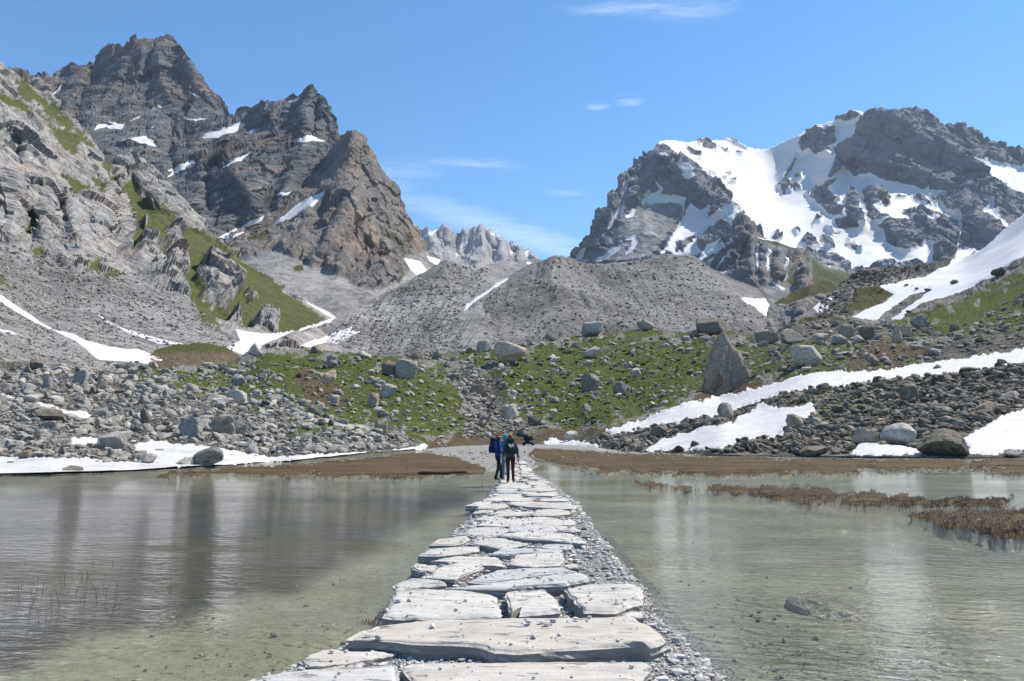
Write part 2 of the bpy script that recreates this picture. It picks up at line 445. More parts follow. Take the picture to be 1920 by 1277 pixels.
# ---- the high glaciated mountain on the right
def glacier_mountain():
    top = Z('C', 0, 1100, 40, 1025, 70, 985, 110, 930, 150, 885, 200, 800, 250, 730, 300, 620, 325, 590, 335, 530, 400, 490, 450, 425, 475, 430, 520, 385, 570, 350, 600, 300, 625, 287, 700, 287, 790, 300, 860, 280, 1000, 283, 1010, 275, 1070, 295, 1140, 325, 1250, 340, 1310, 325) + \
        Z('D', 0, 325, 160, 245, 260, 195, 390, 155, 440, 125, 490, 97, 550, 105, 610, 115, 640, 100, 720, 105, 780, 110, 850, 78, 910, 110, 990, 160, 1050, 200, 1140, 195, 1190, 195, 1240, 230, 1300, 290, 1380, 285, 1470, 325, 1500, 320, 1579, 365, 1760, 400)
    ctrl = [(1060, 500, 2900), (1072, 485, 2900), (1105, 443, 2850), (1160, 340, 3050), (1239, 269, 3250), (1316, 264, 3650), (1432, 281, 3950), (1527, 238, 3800), (1596, 209, 3700), (1640, 212, 3420), (1703, 204, 3480), (1789, 238, 3450), (1861, 265, 3500), (1975, 300, 3500),
            (1060, 620, 2300), (1200, 620, 2300), (1350, 620, 2300), (1500, 620, 2350), (1650, 620, 2350), (1800, 620, 2400), (1975, 620, 2450),
            (1130, 450, 2780), (1180, 420, 2750), (1190, 380, 2900), (1240, 400, 2820), (1250, 370, 2950), (1300, 300, 3100), (1250, 300, 3050), (1340, 350, 3050), (1380, 390, 2950), (1150, 500, 2600), (1230, 480, 2620), (1290, 430, 2780), (1340, 440, 2700), (1380, 400, 2820),
            (1400, 330, 3650), (1450, 310, 3850), (1440, 380, 3350), (1500, 360, 3450), (1480, 430, 3000), (1440, 450, 2800), (1540, 400, 3150), (1520, 460, 2850),
            (1560, 330, 3450), (1530, 280, 3700), (1570, 260, 3650), (1600, 290, 3420), (1600, 330, 3360), (1700, 300, 3300), (1720, 250, 3420), (1680, 340, 3270), (1760, 350, 3220), (1820, 300, 3350), (1860, 360, 3130),
            (1640, 365, 3180), (1720, 375, 3140), (1800, 385, 3080), (1600, 400, 3020), (1700, 420, 2900), (1760, 440, 2850), (1600, 450, 2820), (1680, 470, 2730), (1760, 480, 2680), (1850, 430, 2850), (1830, 480, 2700), (1920, 350, 3250), (1920, 420, 2950), (1550, 490, 2650), (1650, 500, 2600), (2600, 340, 3650), (2600, 620, 2550), (2300, 450, 2950)]
    rid = [(Z('C', 625, 287, 560, 400, 590, 520, 640, 600), 40, .02), (Z('C', 620, 380, 720, 440, 830, 560, 950, 650, 1075, 745), 34, .035), (Z('C', 520, 490, 480, 560, 420, 640), 30, .02), (Z('C', 330, 540, 250, 740, 140, 900, 50, 1030), 26, .02),
           (Z('D', 610, 120, 520, 230, 480, 290, 380, 380, 340, 500), 34, .035), (Z('D', 640, 110, 700, 250, 850, 380, 1000, 480), 26, -.012), (Z('D', 740, 110, 900, 250, 1100, 330, 1250, 430, 1430, 580), 36, .02),
           (Z('D', 440, 300, 600, 400, 850, 450, 1000, 520, 1150, 560, 1380, 620), 20, .018), (Z('D', 480, 600, 530, 720, 560, 800), 22, .02), (Z('D', 600, 580, 640, 680, 720, 780), 22, .02),
           (Z('D', 340, 540, 420, 650, 440, 740), 24, .02), (Z('D', 1200, 700, 1300, 800, 1450, 880), 34, .03), (Z('D', 700, 820, 800, 900, 830, 980), 36, .02), (Z('D', 930, 800, 1050, 900, 1090, 1050), 30, .02), (Z('D', 160, 250, 140, 340, 60, 500), 18, .015),
           (Z('D', 1190, 200, 1250, 330, 1280, 420), 26, .015), (Z('D', 1390, 290, 1380, 380), 18, .012)]
    p = Patch(1058, 1972, 1.5, top, [(1058, 620), (1972, 620)], 260, ctrl, rid, jag=(5, 13), ext=(1050, 2600))
    big = Z('C', 590, 310, 640, 280, 800, 260, 1000, 260, 1140, 300, 1250, 320, 1320, 300) + Z('D', 0, 300, 160, 225, 390, 130, 480, 80, 610, 100, 550, 170, 490, 270, 420, 300, 400, 330, 380, 390, 350, 480, 335, 540, 400, 480, 430, 460, 500, 512, 600, 492, 700, 540, 780, 535, 900, 572, 1030, 602, 1160, 600,
        1230, 595, 1310, 620, 1380, 632, 1385, 700, 1430, 800, 1480, 850, 1430, 900, 1290, 990, 1200, 1030, 1110, 1060, 1000, 1090, 500, 1090, 400, 1000, 200, 985, 100, 975, 0, 930) + Z('C', 1330, 930, 1250, 900, 1200, 830, 1160, 770, 1090, 740, 1075, 690, 1030, 640, 950, 550, 860, 480, 800, 440, 720, 390, 640, 340)
    snowp = [big, Z('D', 1270, 410, 1340, 402, 1440, 440, 1579, 450, 1760, 470, 1760, 680, 1579, 618, 1500, 592, 1400, 530, 1340, 470),
             Z('C', 560, 530, 590, 560, 620, 580, 605, 620, 640, 640, 720, 650, 760, 670, 740, 740, 720, 692, 660, 682, 540, 682, 480, 672, 510, 640, 580, 610, 598, 590), Z('C', 370, 560, 392, 560, 378, 640, 374, 690, 384, 710, 345, 760, 285, 850, 268, 842, 330, 740, 362, 690),
             Z('C', 48, 1048, 130, 955, 132, 992, 92, 1058), Z('C', 388, 767, 430, 713, 443, 720, 420, 762), Z('C', 213, 1048, 352, 948, 342, 978, 250, 1048), Z('C', 383, 915, 440, 878, 448, 930, 432, 972, 388, 1002, 418, 960, 428, 910),
             Z('C', 900, 690, 1000, 738, 1080, 742, 1072, 800, 1060, 822, 985, 772, 930, 820, 890, 850, 820, 930, 850, 990, 780, 1000, 590, 1012, 640, 950, 690, 850, 745, 770, 790, 690, 850, 720), Z('C', 838, 1032, 900, 960, 1000, 910, 1108, 878, 1000, 952, 920, 1002), Z('C', 933, 1088, 1000, 1012, 1095, 952, 1062, 992, 1000, 1042),
             Z('C', 685, 400, 745, 450, 795, 515, 770, 518, 718, 450), Z('C', 290, 750, 312, 742, 300, 775), Z('C', 430, 510, 470, 530, 455, 548), Z('C', 480, 640, 520, 600, 525, 620, 505, 645), Z('C', 110, 1065, 150, 1035, 140, 1075), Z('C', 600, 370, 650, 385, 620, 385)]
    rockp = [Z('D', 160, 262, 280, 195, 390, 190, 402, 240, 410, 290, 370, 330, 360, 372, 300, 386, 262, 370, 240, 350, 182, 372, 148, 342), Z('D', 48, 530, 78, 480, 130, 400, 145, 410, 100, 500), Z('D', 18, 562, 90, 528, 122, 570, 172, 568, 182, 592, 100, 612, 60, 634, 48, 602), Z('D', 130, 500, 182, 478, 182, 522, 140, 532),
             Z('D', 228, 652, 300, 580, 340, 540, 402, 520, 352, 580, 382, 620, 422, 640, 392, 660, 452, 700, 432, 752, 350, 752, 300, 702), Z('D', 480, 568, 520, 600, 542, 650, 532, 720, 562, 740, 572, 802, 500, 822, 440, 832, 388, 822, 388, 770, 452, 760, 450, 700, 468, 620),
             Z('D', 568, 590, 682, 568, 702, 600, 742, 640, 722, 692, 640, 690, 682, 740, 742, 762, 660, 802, 600, 792, 558, 702), Z('D', 758, 620, 852, 630, 822, 646, 780, 642), Z('D', 868, 622, 922, 610, 1002, 680, 980, 692, 920, 672, 888, 660), Z('D', 980, 615, 1040, 640, 1030, 690, 1000, 660),
             Z('D', 1028, 622, 1100, 612, 1160, 606, 1240, 622, 1330, 660, 1352, 702, 1300, 732, 1210, 712, 1150, 742, 1090, 722, 1050, 672), Z('D', 888, 690, 940, 698, 1000, 730, 1100, 760, 1172, 790, 1160, 832, 1080, 802, 1000, 762, 958, 760, 970, 792, 900, 772, 858, 772, 798, 742, 820, 720, 900, 722),
             Z('D', 658, 820, 760, 780, 830, 768, 900, 780, 1000, 790, 1100, 808, 1182, 830, 1170, 900, 1140, 980, 1110, 1062, 1000, 1068, 1008, 980, 1030, 950, 960, 922, 930, 952, 832, 988, 770, 972, 708, 922, 690, 850), Z('D', 1188, 700, 1240, 708, 1330, 750, 1400, 800, 1472, 862, 1400, 922, 1300, 982, 1280, 970, 1150, 972, 1170, 900, 1200, 790),
             Z('D', 1378, 632, 1450, 590, 1579, 622, 1700, 660, 1700, 850, 1579, 782, 1480, 852, 1420, 792, 1380, 702), Z('D', 158, 942, 210, 868, 272, 910, 302, 960, 240, 975, 200, 962), Z('D', 308, 880, 340, 888, 382, 940, 392, 972, 350, 972, 310, 932), Z('D', 458, 935, 520, 948, 562, 970, 552, 988, 500, 972),
             Z('D', 655, 1050, 740, 1055, 820, 1085, 700, 1090), Z('D', 805, 1050, 880, 1040, 942, 1060, 942, 1088, 830, 1084), Z('D', 118, 850, 160, 843, 172, 870, 140, 882), Z('D', 0, 862, 20, 848, 52, 900, 20, 922, -20, 910), Z('D', 450, 880, 520, 930, 470, 925), Z('D', 270, 770, 310, 765, 300, 800, 250, 820), Z('D', 330, 830, 420, 860, 380, 870),
             Z('D', 200, 620, 250, 590, 230, 640), Z('D', 390, 155, 440, 125, 490, 97, 550, 105, 575, 130, 540, 160, 470, 172, 400, 170), Z('C', 788, 297, 870, 278, 940, 318, 952, 350, 900, 337, 820, 312), Z('C', 958, 308, 1032, 345, 1000, 357, 958, 332), Z('C', 998, 270, 1060, 288, 1142, 325, 1060, 304), Z('C', 755, 320, 862, 380, 830, 402, 780, 372), Z('C', 1055, 350, 1112, 350, 1100, 370, 1070, 366),
             Z('C', 1015, 530, 1062, 523, 1062, 552, 1018, 548), Z('C', 878, 478, 955, 478, 942, 492, 888, 492), Z('C', 985, 485, 1040, 488, 1000, 500), Z('C', 890, 735, 930, 705, 990, 740, 905, 758), Z('C', 690, 920, 760, 900, 835, 875, 800, 920, 740, 980, 690, 985), Z('C', 800, 950, 880, 870, 940, 820, 985, 772, 1060, 822, 1080, 860, 960, 920, 900, 930, 860, 900, 830, 930),
             Z('C', 985, 510, 1010, 512, 1005, 525), Z('C', 610, 320, 700, 370, 740, 420, 700, 430, 620, 380, 570, 350)]
    sn = union(p.PX, p.PY, snowp, 20); rk = union(p.PX, p.PY, rockp, 20)
    base = np.minimum(sn, -rk)
    snow = np.where(base > 0, base, base)
    smoothslab = union(p.PX, p.PY, [Z('C', 480, 680, 720, 690, 740, 760, 660, 860, 600, 960, 540, 1020, 380, 1050, 220, 1050, 320, 850, 400, 720)], 30)
    p.rockness = smooth(4, -4, snow) * (1 - .75 * smooth(-4, 8, smoothslab))
    flute = fbm(p.P, 190, 6, ridged=True, gain=.55, stretch=(.6, 2.2, 2.2), seed=2)
    slab = fbm(p.P @ np.array([[.9, 0, .4], [0, 1, 0], [-.4, 0, .9]]), 60, 4, ridged=True, gain=.6, stretch=(2.0, 3, .6), seed=4)
    d = p.rockness * (14 * flute + 22 * facet(p.P, 150, (.7, 1.6, 1.3), 5) + 12 * facet(p.P @ TILT, 55, (1.3, 1.6, .7), 6) + 5 * facet(p.P, 20, (.9, 1.5, 1), 7) + 8) + (1 - p.rockness) * 14 * fbm(p.P, 320, 4, seed=3)
    p.displace(d)
    snow2 = m_(snow * 1.6 + 1.8 + 6.5 * fbm(p.P, 75, 5, gain=.65, seed=5))
    scree = m_(np.maximum(smoothslab, union(p.PX, p.PY, [Z('D', 250, 1000, 400, 1000, 640, 1075, 500, 1180, 200, 1200), Z('D', 545, 870, 600, 850, 640, 960, 600, 1010, 560, 1000)], 30)))
    rkm = terrain_mat('high_mountain_rock', [(.30, (.075, .08, .092)), (.47, (.145, .15, .162)), (.6, (.20, .202, .208)), (.75, (.29, .29, .29))], 70, rock_stretch=(1.7, 1.4, .7), rock_rot=(0, -.4, 0), bump=.85, warm=(.27, .245, .225), warm_amt=.45,
                      scree=((.19, .19, .185), (.36, .355, .345)), scree_scale=16, edge=.55, snow_col=(.575, .575, .575))
    p.build('mountain', rkm, {'snow': snow2, 'scree': scree}, back=(900, .9), rough=p.rockness, kind='structure', label='broad snow-covered high mountain with dark rock faces and a glacier bowl')
glacier_mountain()

# ---- grass-topped cliff in front of the glacier
def green_cliff():
    top = Z('C', 700, 1120, 860, 1035, 960, 950, 1060, 840, 1080, 750, 1120, 750, 1160, 782, 1200, 842, 1235, 885, 1250, 900, 1330, 920, 1445, 962) + Z('D', 220, 985, 300, 1060, 400, 1098, 500, 1120, 620, 1200, 760, 1300)
    ctrl = [(1280, 520, 2150), (1340, 490, 2100), (1393, 403, 2150), (1432, 448, 2000), (1490, 466, 1980), (1539, 496, 1900), (1599, 515, 1850), (1676, 565, 1800), (1280, 620, 1500), (1400, 620, 1480), (1500, 620, 1450), (1600, 620, 1400), (1676, 620, 1400),
            (1400, 500, 1850), (1450, 500, 1800), (1480, 540, 1700), (1530, 540, 1650), (1400, 550, 1650)]
    rid = [(Z('C', 1130, 860, 1000, 1000, 900, 1060), 24, .03), (Z('C', 1190, 890, 1170, 1000, 1180, 1130), 20, .03), (Z('C', 1260, 920, 1240, 1010, 1250, 1150), 16, .025), (Z('C', 1340, 930, 1350, 1030, 1330, 1150), 16, .025), (Z('D', 150, 970, 200, 1100, 180, 1200), 22, .03), (Z('D', 230, 990, 290, 1090, 420, 1150), 20, .015)]
    p = Patch(1280, 1676, 1.5, top, [(1280, 622), (1676, 622)], 100, ctrl, rid, jag=(3, 14))
    gr = union(p.PX, p.PY, [Z('D', 240, 1010, 330, 1080, 500, 1120, 460, 1180, 420, 1260, 240, 1180), Z('C', 1190, 880, 1330, 905, 1445, 945, 1445, 975, 1300, 935, 1200, 905), Z('C', 1060, 1150, 1110, 1160, 1190, 1215, 1100, 1190), Z('D', 90, 1100, 130, 1060, 130, 1190, 90, 1190), Z('C', 1090, 1000, 1120, 900, 1160, 880, 1140, 1000)], 30)
    sn = union(p.PX, p.PY, [Z('D', 330, 1062, 400, 1068, 500, 1085, 548, 1108, 520, 1122, 430, 1092, 350, 1078), Z('C', 1298, 1162, 1388, 1212, 1372, 1222, 1310, 1182), Z('C', 1195, 885, 1290, 895, 1330, 915, 1250, 905), Z('C', 970, 1110, 1020, 1100, 1000, 1130),
                            Z('C', 1195, 940, 1220, 960, 1225, 1060, 1215, 1140, 1205, 1060), Z('C', 1375, 1010, 1395, 1050, 1390, 1170, 1378, 1160), Z('C', 1255, 975, 1275, 1000, 1270, 1120, 1258, 1080), Z('C', 860, 1030, 980, 930, 1080, 900, 940, 1000), Z('C', 935, 1085, 1000, 1020, 1090, 955, 1055, 1000, 980, 1060)], 30)
    scr = union(p.PX, p.PY, [Z('D', 230, 1000, 300, 990, 420, 1000, 640, 1075, 640, 1120, 480, 1110, 330, 1050), Z('C', 1190, 1130, 1445, 1180, 1445, 1300, 1300, 1300), [(1280, 560), (1400, 560), (1480, 590), (1676, 600), (1676, 640), (1280, 640)]], 30)
    rk = smooth(0, -8, np.maximum(gr, scr))
    p.displace(rk * (9 * fbm(p.P, 95, 5, ridged=True, gain=.5, stretch=(.5, 2, 2.0), seed=7) + 9 * facet(p.P, 45, (.5, 1.8, 1.8), 8) + 4 * facet(p.P, 15, (.7, 1.6, 1.3), 9)) + 5 * fbm(p.P, 60, 4))
    mat = terrain_mat('grassy_cliff_rock', [(.3, (.06, .06, .062)), (.5, (.13, .128, .122)), (.7, (.27, .265, .255))], 40, rock_stretch=(.8, 1, 2.0), bump=.8, scree=((.2, .2, .195), (.33, .325, .315)), scree_scale=12, edge=.5, grass=((.04, .055, .015), (.10, .12, .03)))
    p.build('cliff', mat, {'snow': m_(sn * 1.5), 'grass': m_(gr), 'scree': m_(scr)}, back=(350, .8), kind='structure', label='dark cliff with a green grassy top in front of the glacier')
green_cliff()

SNOW_DARK = [Z('A', 528, 612, 580, 568, 620, 590, 640, 577, 608, 555, 660, 575, 702, 580, 690, 612, 630, 606, 600, 592), Z('A', 680, 688, 720, 675, 822, 668, 862, 700, 882, 722, 800, 706, 750, 692), Z('A', 728, 562, 802, 533, 770, 557), Z('A', 828, 638, 882, 611, 870, 627), Z('A', 885, 478, 918, 492, 900, 492),
            Z('A', 1128, 662, 1180, 630, 1230, 625, 1270, 600, 1262, 615, 1355, 578, 1332, 622, 1250, 642), Z('A', 1378, 625, 1455, 598, 1410, 637), Z('A', 1055, 560, 1168, 566, 1100, 574), Z('A', 1168, 712, 1228, 673, 1200, 702), Z('A', 938, 882, 970, 850, 1080, 812, 1115, 815, 1050, 837, 980, 867), Z('A', 1255, 828, 1320, 785, 1408, 743, 1340, 792),
            Z('A', 1672, 687, 1735, 653, 1824, 682, 1740, 682), Z('A', 1592, 516, 1628, 507, 1620, 516), Z('A', 1562, 987, 1618, 967, 1602, 987), Z('A', 1212, 1238, 1330, 1170, 1472, 1108, 1462, 1132, 1380, 1182, 1330, 1212, 1250, 1238), Z('A', 1235, 560, 1310, 540, 1300, 548), Z('A', 1060, 400, 1130, 435, 1110, 437),
            Z('A', 275, 440, 355, 375, 340, 395), Z('A', 1630, 465, 1690, 432, 1660, 460), Z('A', 940, 850, 970, 835, 980, 850)]
# ---- dark twin-peaked mountain at the back on the left
def dark_mountain():
    top = [(-60, 110)] + Z('A', 0, 270, 90, 288, 130, 300, 160, 298, 175, 325, 230, 305, 265, 298, 285, 312, 370, 275, 480, 245, 515, 250, 550, 200, 575, 170, 650, 145, 720, 150, 755, 110, 800, 100, 835, 110, 920, 94, 960, 115, 1020, 155, 1055, 210, 1080, 265, 1120, 315, 1160, 375, 1200, 420, 1250, 465, 1300, 535, 1340, 530, 1420, 490, 1500, 455, 1550, 465, 1590, 475, 1645, 430, 1660, 440, 1720, 400, 1755, 380, 1775, 400, 1780, 430, 1820, 440, 1835, 480, 1850, 520, 1870, 545, 1885, 580, 1910, 640, 1960, 740, 2040, 900)
    ctrl = [(-60, 120, 2000), (57, 148, 2050), (160, 125, 2100), (252, 78, 2150), (307, 72, 2150), (352, 110, 2100), (400, 180, 2080), (433, 218, 2080), (500, 192, 1900), (548, 184, 1850), (585, 168, 1830), (612, 200, 1780), (637, 253, 1760), (680, 340, 1750),
            (-60, 520, 1050), (150, 520, 1050), (350, 520, 1100), (500, 520, 1150), (680, 520, 1250), (200, 200, 1920), (300, 160, 2040), (380, 200, 2000), (250, 240, 1760), (330, 250, 1800), (430, 240, 1820), (300, 280, 1640), (400, 300, 1560), (480, 260, 1660), (560, 260, 1640), (600, 240, 1690),
            (350, 340, 1440), (430, 380, 1350), (500, 340, 1420), (560, 340, 1440), (620, 330, 1500), (420, 440, 1240), (500, 440, 1260), (100, 200, 1850), (160, 260, 1650), (220, 300, 1500)]
    rid = [(Z('A', 760, 110, 700, 260, 620, 400, 520, 540), 40, .035), (Z('A', 900, 200, 900, 330, 960, 440), 36, .025), (Z('A', 800, 150, 780, 350, 720, 480), 26, .02), (Z('A', 1055, 210, 1090, 350, 1180, 470), 30, .02), (Z('A', 480, 250, 440, 380, 380, 460), 36, .03), (Z('A', 560, 190, 460, 420, 430, 540), 22, -.025),
           (Z('A', 265, 300, 230, 400), 26, .03), (Z('A', 960, 580, 960, 760, 980, 860), 18, -.03), (Z('A', 1330, 545, 1100, 700, 930, 860), 30, .02), (Z('A', 1500, 470, 1560, 620, 1480, 760, 1400, 900), 50, .03), (Z('A', 1160, 900, 1170, 1050), 20, -.03), (Z('A', 1200, 830, 1330, 760, 1450, 700), 34, .02), (Z('A', 1300, 840, 1400, 980, 1440, 1100), 38, .03),
           (Z('A', 1755, 385, 1700, 520, 1730, 640, 1680, 780), 40, .035), (Z('A', 1820, 450, 1880, 660), 22, .025), (Z('A', 1790, 430, 1760, 560, 1750, 640), 14, -.02), (Z('A', 900, 620, 1000, 700, 1120, 760), 26, .02), (Z('A', 1640, 900, 1560, 1020), 30, .03)]
    p = Patch(-60, 680, 1.5, top, [(-60, 520), (680, 520)], 290, ctrl, rid, jag=(7, 15))
    p.displace(10 * fbm(p.P, 150, 5, ridged=True, gain=.5, stretch=(.7, 1.8, 1.8), seed=8) + smooth(4, -6, union(p.PX, p.PY, SNOW_DARK, 30)) * (10 * facet(p.P, 110, (.6, 1.7, 1.7), 10) + 4.5 * facet(p.P, 38, (.7, 1.6, 1.4), 11) + 3.2 * facet(p.P @ TILT.T, 18, (2.2, 1.6, .6), 12)))
    sn = union(p.PX, p.PY, SNOW_DARK, 30)
    mat = terrain_mat('dark_schist', [(.3, (.022, .026, .032)), (.43, (.062, .067, .073)), (.55, (.125, .128, .13)), (.70, (.27, .265, .252))], 55, rock_stretch=(1.9, 1.5, .6), rock_rot=(0, .45, 0), bump=1.0, warm=(.34, .24, .18), warm_amt=.6, edge=.35, grass=((.05, .055, .03), (.09, .09, .045)))
    gr = m_(-9 + 9 * fbm(p.P, 120, 4, seed=4) - 0.03 * (p.PX * 0))
    p.build('mountain', mat, {'snow': m_(sn * 2 + 1), 'grass': gr}, back=(600, 1.0), rough=(sn < -2).astype(float), kind='structure', label='dark rugged twin-peaked mountain behind the grey cliffs on the left')
dark_mountain()

# ---- the pointed rock pyramid and the scree below it
def pyramid():
    top = Z('B', -240, 960, -100, 900, 0, 850, 80, 790, 140, 730, 230, 640, 310, 560, 400, 490, 480, 390, 500, 350, 545, 330, 575, 335, 610, 380, 650, 440, 680, 510, 710, 580, 760, 640, 800, 700, 830, 770, 870, 840, 920, 920, 965, 1000, 1030, 1042, 1100, 1100, 1200, 1180)
    ctrl = [(400, 465, 1200), (480, 425, 1290), (557, 353, 1420), (613, 303, 1500), (662, 250, 1540), (697, 287, 1530), (733, 353, 1500), (787, 447, 1450), (823, 487, 1420), (880, 530, 1400),
            (400, 660, 760), (500, 660, 780), (600, 660, 800), (700, 640, 850), (880, 640, 950), (560, 420, 1240), (600, 400, 1270), (640, 330, 1400), (660, 380, 1300), (700, 400, 1360), (740, 440, 1330), (560, 470, 1130), (620, 450, 1140), (660, 470, 1110), (700, 480, 1180), (740, 490, 1230), (780, 490, 1300),
            (600, 500, 1070), (660, 530, 1020), (720, 535, 1050), (520, 460, 1130), (490, 500, 1040), (560, 530, 980), (640, 565, 920), (700, 560, 960), (530, 560, 920), (600, 600, 860), (760, 540, 1130), (450, 470, 1120)]
    rid = [(Z('B', 545, 335, 530, 480, 530, 620, 560, 700), 40, .04), (Z('B', 560, 340, 640, 500, 660, 640, 700, 760, 800, 900), 36, .03), (Z('B', 500, 680, 480, 800, 360, 1000), 40, .03), (Z('B', 560, 880, 450, 980, 380, 1060), 22, -.03), (Z('B', 560, 800, 640, 930, 700, 1000, 740, 1130), 40, .03), (Z('B', 640, 900, 780, 1000, 800, 1150), 26, .02),
           (Z('B', 310, 740, 260, 880, 240, 980), 36, .03), (Z('B', 420, 650, 300, 730, 150, 830), 16, .02), (Z('B', 610, 960, 560, 1060, 520, 1150), 22, -.025), (Z('B', 545, 420, 480, 520, 400, 600), 24, .015), (Z('B', 800, 760, 900, 930), 20, .015)]
    p = Patch(400, 880, 1.4, top, [(400, 660), (880, 645)], 270, ctrl, rid, jag=(3, 12))
    scr = union(p.PX, p.PY, [Z('B', 0, 1020, 120, 990, 230, 1030, 300, 1080, 400, 1110, 520, 1160, 570, 1190, 700, 1215, 820, 1150, 880, 1080, 1000, 1090, 1200, 1200, 1200, 1700, -300, 1700, -300, 1100), Z('B', 830, 1030, 960, 1000, 1040, 1050, 900, 1130)], 40)
    scr = nz(scr, 6, 24, p.PX, p.PY, 2)
    gr = union(p.PX, p.PY, [Z('B', 640, 880, 760, 900, 900, 990, 960, 1010, 830, 1000, 740, 960), Z('B', 80, 850, 250, 780, 400, 680, 470, 640, 400, 690, 330, 720, 200, 820), Z('B', 160, 1060, 280, 1050, 290, 1120, 200, 1120), Z('B', 780, 1070, 850, 1080, 820, 1180, 780, 1180), Z('B', -60, 920, 60, 880, 120, 900, 60, 960, -60, 980), Z('B', 600, 880, 660, 900, 640, 1000, 560, 800)], 30)
    gr = nz(gr - 5, 7, 16, p.PX, p.PY, 3)
    sn = union(p.PX, p.PY, [Z('A', 1510, 1163, 1600, 1098, 1700, 1018, 1835, 963, 1772, 1032, 1622, 1122), Z('B', 830, 1033, 920, 1050, 962, 1105, 910, 1132, 860, 1077), Z('B', 963, 1018, 1037, 1045, 1020, 1072, 975, 1042), Z('A', 1250, 1240, 1380, 1190, 1370, 1200, 1290, 1245), Z('B', 120, 690, 180, 665, 165, 690)], 30)
    rk = smooth(3, -8, scr)
    fl = fbm(p.P, 105, 6, ridged=True, gain=.55, stretch=(.6, 2.2, 2.2), seed=12)
    bl = fbm(p.P, 28, 4, ridged=True, gain=.6, stretch=(.9, 1.8, 1.5), seed=13)
    p.displace(rk * smooth(3, -6, sn) * (6 * fl + 7 * facet(p.P, 70, (.55, 1.8, 2.0), 13) + 3.2 * facet(p.P, 24, (.6, 1.7, 1.6), 14) + 1.2 * facet(p.P, 9, (.9, 1.5, 1), 15) + 3) + (1 - rk) * 2.5 * fbm(p.P, 60, 5))
    mat = terrain_mat('pyramid_rock', [(.3, (.04, .037, .037)), (.45, (.115, .105, .097)), (.58, (.19, .175, .16)), (.74, (.33, .31, .285))], 32, rock_stretch=(.8, 1, 1.6), bump=.9, warm=(.31, .245, .195), warm_amt=.65, edge=.4, scree=((.215, .21, .2), (.31, .30, .285)), scree_scale=6, grass=((.05, .055, .02), (.10, .10, .04)))
    p.build('mountain', mat, {'snow': m_(sn * 2 + 1), 'grass': m_(gr), 'scree': m_(scr)}, back=(300, 1.2), rough=rk, kind='structure', label='steep brown-grey pyramid of rock rising above pale scree')
pyramid()

